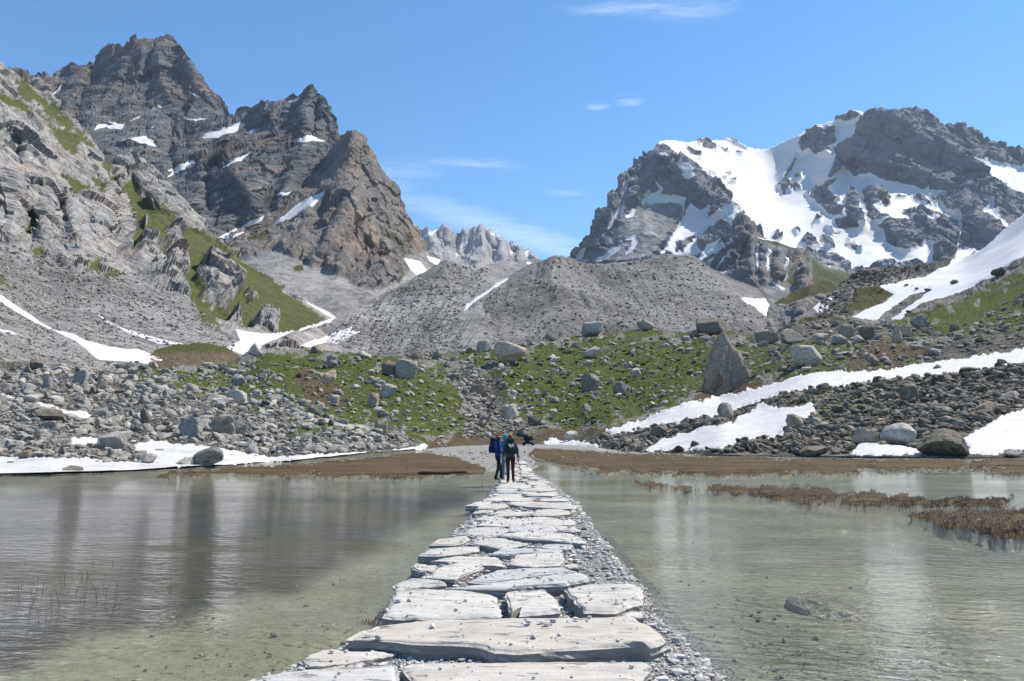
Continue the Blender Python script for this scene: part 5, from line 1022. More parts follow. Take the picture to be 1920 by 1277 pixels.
# say where each of them lies, from the nearest boulder that has a name of its own
import re
def handle(lab): return re.split(r' (?:at|standing|in|half|above|casting|leaning|high|near|beside|just|below|emerging|on|behind|right|left|under|overhanging|low|alone|lying|between|where|by) ', lab)[0]
HN = [handle(b[6]) for b in B]
REFS = [(b[0], b[1] - b[3] / 2, h) for b, h in zip(B, HN) if HN.count(h) == 1 and len(h.split()) > 2]
COLN = {'pale_stone': 'pale', 'grey_stone': 'grey', 'dark_stone': 'dark', 'tan_stone': 'brownish', 'striped_stone': 'banded'}
seen = {}
for o, x, y, mn, zone in sorted(MID, key=lambda t: (t[1], t[2])):
    rx, ry, h = min(REFS, key=lambda r: (r[0] - x) ** 2 + 2.5 * (r[1] - y) ** 2)
    dx, dy = x - rx, y - ry
    if abs(dy) < 9 or abs(dx) > 3 * abs(dy): d = 'left of' if dx < 0 else 'right of'
    elif abs(dx) < 9 or abs(dy) > 2 * abs(dx): d = 'above' if dy < 0 else 'below'
    else: d = ('up-slope ' if dy < 0 else 'down-slope ') + ('left of' if dx < 0 else 'right of')
    seen.setdefault((COLN[mn], d, h), []).append((math.hypot(dx, dy), o))
for (c, d, h), L in seen.items():
    L.sort(key=lambda t: t[0])
    for k, (_, o) in enumerate(L):
        word = ['', 'second ', 'third ', 'fourth ', 'fifth ', 'sixth ', 'seventh ', 'eighth ', 'ninth ', 'tenth '][min(k, 9)]
        o['label'] = f"{word}{c} block {d} the {h}" + (', counting outwards' if k else '')
# a few dark stones lying on the big snow slope at the right
for px, py, w, h, where in ((1741, 553, 16, 8, 'dark stone between the two lower lobes of the big snow slope'), (1792, 541, 15, 9, 'lone dark stone in the middle of the big snow slope'), (1700, 546, 9, 5, 'small dark stone at the inner edge of the big snow slope'), (1720, 549, 8, 5, 'tiny dark stone just left of the larger one on the snow slope'), (1705, 592, 12, 6, 'dark stone low beside the longest snow lobe'), (1690, 571, 9, 5, 'small dark stone between the snow lobes'), (1655, 552, 9, 5, 'small dark stone highest on the short left snow lobe'), (1880, 525, 28, 17, 'large dark outcrop at the lower edge of the big snow slope')):
    P, _ = RIGHT.sample(np.array([float(px)]), np.array([float(py)])); P = P[0]
    V, F = rock_shape(700 + px, 2, planes=8, rough=.05)
    wm = w * P[1] / FPX; hm = h * P[1] / FPX
    o = link('boulder', make_mesh('boulder', V * [wm, wm * .7, hm], F), ST['dark'], category='boulder', label=where, group='stones on the high right snow')
    o.location = P - np.array([0, 0, hm * .1])
# turf hummocks on the green hill
tuft = plain('turf_tuft', (.082, .10, .018), .95, var=.5, scale=.4)
P, s, px, py = scatter('centre', 3600, 1.8, 7, 2.0, 68)
ok = HILL.grassd[np.clip(((np.interp(px, HILL.px, HILL.B) - py) / (np.interp(px, HILL.px, HILL.B) - np.interp(px, HILL.px, HILL.T)) * (HILL.nr - 1)), 0, HILL.nr - 1).astype(int), np.clip(HILL.col(px), 0, HILL.nc - 1).astype(int)] > 2
merge_rocks('turf_tufts', P[ok], s[ok] * 1.3, tuft, 69, np.zeros(int(ok.sum()), bool), 'rounded turf tufts on the green hill', flat=.42, sink=.35)
# loose stones on the scree fan and the moraines
def stones_on(patch, polys, n, smin, smax, pw, mat, seed, label, avoid=None):
    r = np.random.RandomState(seed)
    a = np.concatenate([np.array(q) for q in polys])
    px = r.uniform(a[:, 0].min(), a[:, 0].max(), n * 4); py = r.uniform(a[:, 1].min(), a[:, 1].max(), n * 4)
    ok = union(px, py, polys, 10) > 0
    T = np.interp(px, patch.px, patch.T); ok &= py > T + 2
    ok &= fbm(np.stack([px, py, px * 0], -1), 40, 3, seed=seed) > r.uniform(-.8, .3, len(px))
    if avoid: ok &= union(px, py, avoid, 10) < -1
    px, py = px[ok][:n], py[ok][:n]
    P, _ = patch.sample(px, py)
    s = np.minimum(smin * (1 + r.pareto(pw, len(P))), smax) * P[:, 1] / FPX
    merge_rocks('rubble', P, s, mat, seed, np.zeros(len(P), bool), label, sink=.3)
SNOW_LEFT = [Z('E', -200, 280, 0, 398, 150, 490, 300, 582, 420, 622, 480, 662, 620, 702, 780, 700, 900, 742, 960, 770, 1300, 755, 1380, 748, 1200, 800, 900, 805, 780, 782, 680, 772, 560, 765, 440, 685, 300, 597, 100, 485, 0, 425, -200, 310)]
stones_on(LEFT, [[(-60, 470), (40, 462), (170, 520), (240, 505), (360, 570), (440, 640), (430, 690), (300, 700), (0, 705), (-60, 700)]], 9000, 1.5, 7, 1.9, ST['grey'], 91, 'loose grey stones on the left scree fan', SNOW_LEFT)
stones_on(MORL, [[(600, 640), (720, 555), (850, 495), (930, 505), (860, 590), (870, 670), (600, 680)]], 4500, 1.5, 6, 2.1, ST['grey'], 92, 'loose blocks on the lower left moraine')
stones_on(MORR, [[(860, 600), (950, 525), (1045, 482), (1290, 480), (1440, 600), (1440, 640), (1000, 660), (860, 660)]], 6000, 1.3, 6, 2.3, ST['dark'], 93, 'loose stones on the tall moraine ridge')
stones_on(RIGHT, [Z('G', 1060, 190, 1180, 110, 1500, 80, 1400, 150, 1200, 190, 1150, 280, 1000, 330)], 1600, 2.0, 8, 2.0, ST['dark'], 94, 'dark blocks on the rubble ridge at the right')
# ------------------------------------------------------------------ stone causeway
CL = [(860, 947), (885, 944), (905, 926), (930, 912), (950, 892), (975, 882), (1000, 850), (1050, 812), (1100, 768), (1150, 742), (1200, 690), (1240, 590), (1277, 480), (1340, 330), (1500, 100)]
CR = [(860, 985), (885, 1000), (905, 1036), (930, 1070), (950, 1088), (975, 1108), (1000, 1128), (1050, 1165), (1100, 1208), (1150, 1240), (1200, 1292), (1240, 1322), (1277, 1356), (1340, 1430), (1500, 1620)]
def edge_x(T, py): return np.interp(py, [a for a, b in T], [b for a, b in T])
GRAV = {}
def causeway():
    rows = np.concatenate([np.arange(862, 1000, 1.6), np.arange(1000, 1480, 4.0)])[::-1]
    t = np.linspace(-.10, 1.10, 90)
    PYg = np.repeat(rows[:, None], len(t), 1)
    l, r = edge_x(CL, rows), edge_x(CR, rows)
    PXg = l[:, None] + (r - l)[:, None] * t[None]
    P = on_plane(PXg, PYg, 0.0)
    wob = .06 * fbm(P, .9, 4, gain=.6, seed=71)
    tt = t[None] + wob
    prof = smooth(-.07, .06, tt) * smooth(1.05, .93, tt)
    P[..., 2] = -.16 + .225 * prof + .025 * fbm(P, .35, 3, seed=72) * prof + .007 * fbm(P, .05, 2, seed=73)
    GRAV.update(P=P, t=tt)
    m, N = new_mat('gravel')
    pos = N.n('ShaderNodeNewGeometry', out=0)
    vo = N.n('ShaderNodeTexVoronoi', {'Vector': pos, 'Scale': 38.0}, out=None)
    ch = N.n('ShaderNodeSeparateColor', {0: vo.outputs[1]})
    c = N.ramp(N.math('ADD', N.math('MULTIPLY', ch, .5), N.math('MULTIPLY', N.noise(pos, 3, 4, .6), .5)), [(.2, (.15, .145, .135)), (.5, (.34, .335, .32)), (.8, (.55, .545, .53))])
    c = N.mix(N.step(vo.outputs[0], .35, .75, 0, .75), c, (.06, .055, .045))
    hh = N.step(vo.outputs[0], .6, .1)
    finish(m, N, c, .9, N.n('ShaderNodeBump', {'Strength': .9, 'Distance': .02, 'Height': hh}), .2)
    me = make_mesh('causeway', P, grid_faces(*PXg.shape), True)
    return link('causeway', me, m, kind='structure', label='low gravel causeway carrying the stone slabs across the lake')
CAUSEWAY = causeway()
def slab_mat():
    m, N = new_mat('slab_stone')
    co = N.n('ShaderNodeNewGeometry', out=0)
    rnd = N.n('ShaderNodeObjectInfo', out=5)
    v = N.n('ShaderNodeVectorMath', {0: co, 1: N.math('MULTIPLY', rnd, 37.0)}, operation='ADD')
    g = N.noise(N.scaled(v, (1, 5, 9), (0, 0, .08)), 1.9, 7, .68, .25)
    f = N.noise(v, 42, 3, .7); b = N.noise(v, 2.4, 4, .6)
    c = N.ramp(N.math('ADD', N.math('ADD', N.math('MULTIPLY', g, .5), N.math('MULTIPLY', f, .25)), N.math('MULTIPLY', b, .25)), [(.3, (.20, .192, .18)), (.42, (.38, .37, .35)), (.54, (.50, .488, .465)), (.7, (.58, .568, .54))])
    tint = N.ramp(rnd, [(0, (.80, .86, .92)), (.35, (1, .99, .97)), (.6, (.92, .88, .82)), (.8, (1.05, 1.03, 1.0)), (1, (.84, .84, .84))])
    c = N.mix(1.0, c, tint, 'MULTIPLY')
    c = N.mix(N.math('MULTIPLY', N.step(b, .52, .68), .45), c, (.34, .29, .22))
    c = N.mix(N.step(N.noise(N.scaled(v, (1, 4, 6), (0, 0, .1)), 3.1, 3, .5), .40, .365, 0, .7), c, (.13, .125, .12))
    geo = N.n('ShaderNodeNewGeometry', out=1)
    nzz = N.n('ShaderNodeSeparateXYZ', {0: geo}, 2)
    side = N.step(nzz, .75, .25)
    c = N.mix(N.math('MULTIPLY', side, .75), c, N.mix(g, (.10, .085, .075), (.27, .25, .235)))  # upright faces coloured darker: shadow on the slab fronts painted in
    h = N.math('ADD', N.math('MULTIPLY', g, 1.0), N.math('MULTIPLY', f, .25))
    return finish(m, N, c, .85, N.n('ShaderNodeBump', {'Strength': .85, 'Distance': .03, 'Height': h}), .25)
SLAB = slab_mat()
def slab(poly_px, ztop, thick, seed, n=96, tilt=0.0):
    """one flagstone from the outline of its top face"""
    r = np.random.RandomState(seed)
    W_ = on_plane([p[0] for p in poly_px], [p[1] for p in poly_px], ztop)[:, :2]; W_ = W_.mean(0) + (W_ - W_.mean(0)) * [1.02, 1.07]
    seg = np.roll(W_, -1, 0) - W_; L = np.linalg.norm(seg, axis=1); cum = np.concatenate([[0], np.cumsum(L)])
    s = np.linspace(0, cum[-1], n, endpoint=False)
    k = np.clip(np.searchsorted(cum, s, 'right') - 1, 0, len(L) - 1)
    O = W_[k] + seg[k] * ((s - cum[k]) / L[k])[:, None]
    c = O.mean(0)
    area = abs((seg[:, 0] * np.roll(W_, -1, 0)[:, 1]).sum())
    q = np.concatenate([O, O[:, :1] * 0 + seed * 3.1], 1)
    dirn = (O - c) / (np.linalg.norm(O - c, axis=1)[:, None] + 1e-9)
    O = O + dirn * (.035 * fbm(q, .22, 4, gain=.65) + .02 * fbm(q, .06, 2))[:, None]
    rings = []; zs = []
    tiltv = r.normal(0, .012, 2)
    for f, dz in ((0.0, 0), (.15, 0), (.3, 0), (.42, 0), (.54, 0), (.64, 0), (.73, 0), (.81, 0), (.88, 0), (.935, -.002), (.97, -.006), (.99, -.016)):
        R = c + (O - c) * f
        q3 = np.concatenate([R, R[:, :1] * 0 + seed], 1)
        z = ztop + dz + .012 * fbm(q3, .5, 4, gain=.6, stretch=(2, .7, 1)) + ((R - c) @ tiltv)
        step = fbm(q3, .45, 3, stretch=(3, .5, 1), seed=2) + .35 * (f - .6)
        z = z - .010 * smooth(.08, .12, step) - .008 * smooth(.26, .30, step)
        rings.append(R); zs.append(z)
    for f, dz in ((1.008, .16), (.995, .3), (1.012, .42), (.99, .56), (1.012, .7), (.985, .88), (.97, 1.15)):
        q3 = np.concatenate([O, O[:, :1] * 0 + dz * thick * 8 + seed], 1)
        R = c + (O - c) * f + dirn * (.03 * fbm(q3, .12, 4, ridged=True, gain=.65, stretch=(2, 2, .7)))[:, None]
        rings.append(R); zs.append(np.full(n, ztop - dz * thick))
    V = np.concatenate([np.concatenate([R, z[:, None]], 1) for R, z in zip(rings, zs)])
    i = np.arange(n); j = (i + 1) % n
    F = np.concatenate([np.stack([a * n + i, (a + 1) * n + i, (a + 1) * n + j, a * n + j], -1) for a in range(len(rings) - 1)])
    # wind outwards
    ar = (O[:, 0] * np.roll(O[:, 1], -1) - np.roll(O[:, 0], -1) * O[:, 1]).sum()
    if ar < 0: F = F[:, ::-1]
    cc = np.array([c[0], c[1], ztop])
    me = make_mesh('slab', V - cc, F)
    me.polygons.foreach_set('use_smooth', np.arange(len(F)) < 10 * n)
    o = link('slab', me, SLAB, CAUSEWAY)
    o.location = cc
    return o
SL = [([(763, 1247), (780, 1240), (940, 1241), (1207, 1245), (1224, 1249), (1200, 1262), (1180, 1290), (1150, 1345), (820, 1345), (800, 1300), (785, 1277), (770, 1262)], .15, .16),
      (Z('M', 180, 560, 260, 540, 420, 505, 660, 470, 1000, 450, 1290, 440, 1305, 500, 1312, 564, 1300, 800, 150, 800, 130, 620), .15, .15),
      (Z('M', 645, 405, 700, 370, 800, 335, 870, 330, 960, 350, 1250, 350, 1272, 365, 1100, 400, 900, 438, 740, 438, 680, 425), .13, .14),
      (Z('K', 68, 577, 110, 540, 250, 505, 450, 480, 1000, 480, 1500, 485, 1630, 478, 1742, 535, 1790, 590, 1720, 620, 1600, 610, 1300, 628, 1100, 640, 980, 650, 840, 640, 820, 620, 700, 606, 450, 600, 230, 582), .20, .20),
      (Z('K', 250, 450, 300, 350, 308, 310, 480, 315, 700, 320, 850, 345, 878, 420, 882, 450, 600, 458, 450, 460, 320, 462), .19, .19),
      (Z('K', 930, 335, 945, 320, 1140, 308, 1180, 345, 1212, 385, 1220, 428, 1100, 440, 1000, 445, 1018, 412, 962, 438), .19, .17),
      (Z('K', 1268, 308, 1420, 275, 1640, 278, 1684, 300, 1686, 380, 1600, 400, 1540, 425, 1370, 425, 1335, 385), .20, .19),
      (Z('K', 1545, 420, 1690, 395, 1695, 460, 1610, 470, 1548, 450), .14, .15),
      (Z('K', 300, 285, 340, 265, 400, 250, 560, 262, 585, 285, 480, 292, 400, 300, 330, 310), .15, .15),
      (Z('K', 595, 298, 820, 283, 850, 268, 1050, 252, 1360, 225, 1382, 258, 1250, 282, 1000, 290, 930, 300, 760, 300), .19, .18),
      (Z('K', 728, 262, 870, 205, 1080, 195, 1250, 190, 1295, 208, 1180, 228, 1050, 238, 850, 270), .18, .15),
      (Z('K', 512, 235, 530, 200, 640, 160, 760, 148, 890, 145, 908, 180, 800, 184, 720, 215, 650, 242), .17, .15),
      (Z('K', 400, 185, 415, 168, 530, 178, 522, 208, 440, 205), .10, .13),
      (Z('K', 940, 165, 1000, 112, 1120, 106, 1240, 110, 1252, 148, 1220, 170, 1080, 178), .18, .14),
      (Z('K', 510, 148, 650, 128, 880, 132, 860, 156, 700, 158), .14, .13),
      (Z('K', 442, 118, 500, 85, 640, 72, 770, 68, 762, 95, 640, 112, 560, 118), .16, .14),
      (Z('K', 502, 58, 560, 25, 700, 14, 722, 30, 680, 50, 640, 58), .15, .14),
      (Z('K', 722, 52, 760, 25, 900, 28, 1055, 52, 980, 70, 900, 82, 820, 66), .17, .14),
      (Z('K', 842, 112, 905, 86, 1060, 82, 1240, 92, 1200, 104, 1000, 108, 960, 114), .16, .13),
      (Z('K', 1080, 72, 1190, 60, 1300, 62, 1290, 84, 1200, 88), .14, .13),
      (Z('K', 1250, 175, 1320, 168, 1330, 190, 1270, 190), .13, .12),
      (Z('L', 748, 685, 900, 660, 1100, 650, 1410, 678, 1500, 720, 1522, 752, 1380, 742, 1200, 722, 1030, 715), .17, .15),
      (Z('L', 430, 670, 480, 625, 620, 605, 790, 608, 830, 640, 700, 690, 560, 700), .16, .14),
      (Z('L', 830, 640, 850, 600, 1000, 590, 1240, 600, 1260, 640, 1000, 655), .16, .15),
      (Z('L', 1240, 600, 1420, 610, 1478, 640, 1400, 648, 1270, 640), .15, .13),
      (Z('L', 570, 590, 620, 565, 840, 540, 1000, 545, 1200, 565, 1180, 590, 1000, 598, 840, 600), .16, .14),
      (Z('L', 1010, 545, 1100, 522, 1240, 535, 1430, 560, 1410, 585, 1200, 590, 1060, 560), .16, .13),
      (Z('L', 548, 545, 590, 518, 760, 520, 830, 540, 700, 555), .14, .12),
      (Z('L', 660, 512, 800, 490, 1040, 470, 1060, 492, 900, 508), .15, .12),
      (Z('L', 1060, 500, 1080, 462, 1180, 448, 1300, 455, 1380, 470, 1380, 490, 1200, 505), .17, .14),
      (Z('L', 690, 492, 740, 465, 860, 455, 880, 470, 800, 492), .15, .13),
      (Z('L', 510, 485, 570, 460, 700, 462, 690, 480), .12, .12),
      (Z('L', 548, 440, 620, 410, 800, 398, 830, 425, 720, 448), .16, .13),
      (Z('L', 452, 415, 540, 392, 680, 388, 640, 405, 560, 420), .14, .13),
      (Z('L', 820, 400, 860, 388, 1000, 385, 1240, 390, 1380, 400, 1440, 440, 1300, 440, 1100, 428, 960, 420), .17, .16),
      (Z('L', 1390, 445, 1442, 438, 1440, 470, 1395, 478), .14, .12)]
for i, (poly, zt, th) in enumerate(SL):
    slab(poly, zt, th, 11 + i)
def far_slabs():
    r = np.random.RandomState(3)
    y = 938.0; i = 0
    while y > 866:
        dy = (y - 822) * r.uniform(.035, .055)
        l = edge_x(CL, y) + 6; rr = edge_x(CR, y) - (14 if y > 905 else 4)
        cuts = [0] + sorted(r.uniform(.3, .7, r.choice([1, 1, 2]))) + [1]
        for a, b in zip(cuts[:-1], cuts[1:]):
            if b - a < .15: continue
            x0, x1 = l + (rr - l) * a + 1.5 + r.uniform(-4, 4) * (a == 0), l + (rr - l) * b - 1.5 + r.uniform(-5, 5) * (b == 1)
            j = lambda: r.uniform(-.22, .22) * dy
            w = x1 - x0
            poly = [(x0, y + j() - dy * .5), (x0 + w * .25, y - dy * .92 + j()), (x0 + w * .6, y - dy * .95 + j()), (x1 - w * .04, y - dy * .8 + j()), (x1, y - dy * .4 + j()), (x1 - w * .2, y - dy * .06 + j() * .5), (x0 + w * .5, y + j() * .5), (x0 + w * .12, y - dy * .05 + j() * .5)]
            slab(poly, r.uniform(.11, .18), r.uniform(.13, .18), 200 + i, n=36); i += 1
        y -= dy
far_slabs()
# loose gravel and chips
def gravel():
    r = np.random.RandomState(9)
    P, T = GRAV['P'], GRAV['t']
    nr, nc = T.shape
    Vb, Fb = LIB[0][0][0], LIB[0][0][1]
    n = 52000
    ri = np.clip(r.beta(1.1, 1.0, n) * (nr - 1), 0, nr - 2); ci = r.uniform(0, nc - 2, n)
    a = P[ri.astype(int), ci.astype(int)] * (1 - (ci % 1))[:, None] + P[ri.astype(int), ci.astype(int) + 1] * (ci % 1)[:, None]
    b = P[ri.astype(int) + 1, ci.astype(int)]
    pos = a + (b - P[ri.astype(int), ci.astype(int)]) * (ri % 1)[:, None]
    ok = (pos[:, 2] > -.06) & (pos[:, 1] < 22); pos = pos[ok]
    s = .0075 * (1 + r.pareto(2.2, len(pos))); s = np.minimum(s, .045) * np.clip(pos[:, 1] / 8, 1, 1.6)
    Vs = np.empty((len(pos), len(Vb), 3)); 
    ang = r.uniform(0, 6.28, len(pos)); ca, sa = np.cos(ang)[:, None], np.sin(ang)[:, None]
    lib = [l[0] for l in LIB[0]]; pick = r.randint(len(lib), size=len(pos))
    base = np.array(lib)[pick]
    sx, sy, sz = s[:, None] * r.uniform(.9, 1.6, (len(pos), 1)), s[:, None] * r.uniform(.7, 1.1, (len(pos), 1)), s[:, None] * r.uniform(.5, .9, (len(pos), 1))
    x, y, z = base[..., 0] * sx * 1.6, base[..., 1] * sy * 1.6, base[..., 2] * sz * 1.5
    Vs = np.stack([x * ca - y * sa, x * sa + y * ca, z - .3 * sz], -1) + pos[:, None]
    F = (LIB[0][0][1][None] + (np.arange(len(pos)) * len(Vb))[:, None, None]).reshape(-1, 3)
    me = make_mesh('gravel', Vs, F); set_attr(me, 'tone', np.repeat(r.normal(.15, .4, len(pos)), len(Vb)))
    link('gravel', me, ST_PEB, kind='stuff', label='loose grey gravel between and beside the slabs')
ST_PEB = stone_mat('pebble_stone', ((.22, .212, .20), (.44, .43, .41), (.58, .57, .55)), scale=9, lich=0, warm_amt=.25, bump=.004)
gravel()
def chips():
    """small dark chips of stone lying on the slabs"""
    r = np.random.RandomState(19)
    dg = bpy.context.evaluated_depsgraph_get()
    bpy.context.view_layer.update()
    Vs, Fs = [], []; off = 0
    slabs = [o for o in COL.objects if o.name.startswith('slab')]
    for o in slabs:
        loc = np.array(o.location)
        if loc[1] > 16: continue
        V = np.empty(len(o.data.vertices) * 3, np.float32); o.data.vertices.foreach_get('co', V); V = V.reshape(-1, 3)
        n_ = 96; rings = V[:n_ * 10].reshape(10, n_, 3)
        k = int(20 * (np.ptp(V[:, 0]) * np.ptp(V[:, 1])) * r.uniform(.5, 1.6))
        for _ in range(k):
            a, b = r.randint(2, 9), r.randint(n_); p = rings[a, b] * .5 + rings[a + 1, (b + 1) % n_] * .5 if r.rand() < .5 else rings[a, b]
            s = .006 * (1 + r.pareto(2.2)); s = min(s, .028)
            v = LIB[0][r.randint(6)][0] * [s * 2, s * 1.5, s * 1.3] + p + loc + [r.normal(0, .02), r.normal(0, .02), 0]
            Vs.append(v); Fs.append(LIB[0][0][1] + off); off += len(v)
    me = make_mesh('stone_chips', np.concatenate(Vs), np.concatenate(Fs)); set_attr(me, 'tone', np.full(off, .1))
    link('stone_chips', me, ST_PEB, kind='stuff', label='small stone chips lying on the slabs')
chips()

# ------------------------------------------------------------------ sedge and reeds
def blades(name, P, h, lean, wid, mat, label, seed):
    r = np.random.RandomState(seed); n = len(P)
    a = r.uniform(0, 6.28, n); d = np.stack([np.cos(a), np.sin(a), a * 0], -1)
    b = r.uniform(0, 6.28, n); l = np.stack([np.cos(b), np.sin(b), b * 0], -1) * (lean * r.uniform(.2, 1, n))[:, None]
    hh = (h * r.uniform(.5, 1.2, n))[:, None]; up = np.array([0, 0, 1.0])
    w = (wid * r.uniform(.7, 1.3, n))[:, None]
    V = np.stack([P - d * w, P + d * w, P + d * w * .7 + up * hh * .6 + l * hh * .4, P - d * w * .7 + up * hh * .6 + l * hh * .4, P + up * hh * (1 - .25 * np.linalg.norm(l, axis=1))[:, None] + l * hh], 1)
    k = (np.arange(n) * 5)[:, None, None]
    F = np.array([[0, 1, 2], [0, 2, 3], [3, 2, 4]])[None] + k
    me = make_mesh(name, V, F.reshape(-1, 3)); set_attr(me, 'tone', np.repeat(np.clip(r.rand(n) * .55 + .25 + .9 * fbm(P * [1, 1, 0], 3.0, 3, stretch=(2.5, 1, 1)), 0, 1), 5))
    return link(name, me, mat, kind='stuff', label=label)
def sedge_mat(name, lo, mid, hi, rough=.5):
    m, N = new_mat(name)
    c = N.ramp(N.attr('tone'), [(0, lo), (.55, mid), (1, hi)])
    return finish(m, N, c, rough, None, .35)
def sedge():
    m = sedge_mat('brown_sedge', (.04, .029, .018), (.10, .072, .04), (.22, .175, .105))
    m2 = sedge_mat('dry_sedge', (.05, .028, .02), (.15, .09, .055), (.42, .37, .31), .4)
    r = np.random.RandomState(77)
    for polys, n, h, wid, mat, lab, seed in (([BOG[0]], 13000, .045, .012, m, 'brown sedge on the boggy shore left of the path', 1), ([BOG[1], BOG[4]], 24000, .05, .016, m, 'brown sedge along the far right shore', 2), ([BOG[2]], 10000, .075, .006, m2, 'strip of brown sedge standing in the water on the right', 3), ([BOG[3]], 7000, .10, .0045, m2, 'clump of dry sedge standing in the water at the right edge', 4)):
        a = np.concatenate([np.array(q) for q in polys])
        px = r.uniform(max(a[:, 0].min(), -100), min(a[:, 0].max(), 2050), n * 5); py = r.uniform(a[:, 1].min(), a[:, 1].max(), n * 5)
        q = np.stack([px, py * 2.2, px * 0], -1)
        s = union(px, py, polys, 60) - 1.5 + 22.0 * fbm(q, 60, 6, gain=.72, seed=51) * np.clip((py - 836) / 40, .15, 1.2)
        clump = fbm(np.stack([px, py * 3, px * 0], -1), 26, 3, seed=5)
        ok = (s > -1.5) & (clump > r.uniform(-.35, .3, len(px)))
        P = on_plane(px[ok][:n], py[ok][:n], 0.0)
        P[:, 2] = -.01 + .04 * (s[ok][:n] > 2)
        blades('sedge', P, h, 1.3, wid, mat, lab, seed)
    # thin reeds in the dark water on the left
    m3 = sedge_mat('thin_reed', (.02, .016, .012), (.05, .04, .025), (.09, .07, .04))
    px = np.concatenate([r.uniform(0, 230, 60), r.uniform(150, 330, 16), r.uniform(560, 640, 4)]); py = np.concatenate([r.uniform(1075, 1160, 60), r.uniform(1050, 1120, 16), r.uniform(1060, 1100, 4)])
    P = on_plane(px, py, 0.0); P[:, 2] = -.05
    blades('reeds', P, .26, .7, .0022, m3, 'thin dark reeds poking out of the water on the left', 8)
    # dry tufts by the slabs
    tl = []
    for x, y, n in ((690, 1172, 50), (712, 1166, 30), (1202, 1118, 40), (1212, 1150, 70), (1190, 1165, 40), (1140, 1222, 45), (1160, 1226, 40), (1170, 1150, 30), (850, 1212, 30), (1185, 1085, 25), (676, 1215, 25), (668, 1200, 20)):
        c = on_plane(x, y, .05); tl.append(c + np.stack([r.normal(0, .05, n), r.normal(0, .035, n), np.zeros(n)], -1))
    blades('dry_grass', np.concatenate(tl), .075, 1.0, .0022, sedge_mat('rusty_grass', (.08, .04, .02), (.22, .12, .06), (.38, .27, .15)), 'rusty dry grass tufts beside the slabs', 9)
sedge()
# ------------------------------------------------------------------ people
def cloth(name, col, rough=.85): return plain(name, col, rough, var=.25, scale=14.0)
MATS = {k: cloth(k, c) for k, c in dict(skin=(.50, .31, .22), navy_jacket=(.012, .045, .16), blue_jacket=(.012, .055, .24), slate_jacket=(.05, .06, .10), teal_jacket=(.03, .22, .30), black_trousers=(.012, .013, .018), jeans=(.07, .15, .26), maroon_trousers=(.04, .008, .012),
         boots=(.20, .17, .14), dark_boots=(.06, .055, .05), auburn_hair=(.22, .065, .022), dark_hair=(.05, .025, .018), pink_band=(.5, .14, .22), red_jacket=(.45, .03, .03), sky_jacket=(.05, .25, .5), navy_pack=(.008, .02, .06), black_pack=(.018, .02, .026), white_trim=(.75, .75, .75), strap=(.015, .015, .02), pole_metal=(.10, .10, .11), cork=(.14, .09, .05)).items()}
def seg_dist(p, a, b):
    a, b = np.array(a), np.array(b); e = b - a
    t = np.clip(((p - a) @ e) / max(e @ e, 1e-9), 0, 1)
    return np.linalg.norm(p - a - t[:, None] * e, axis=1)
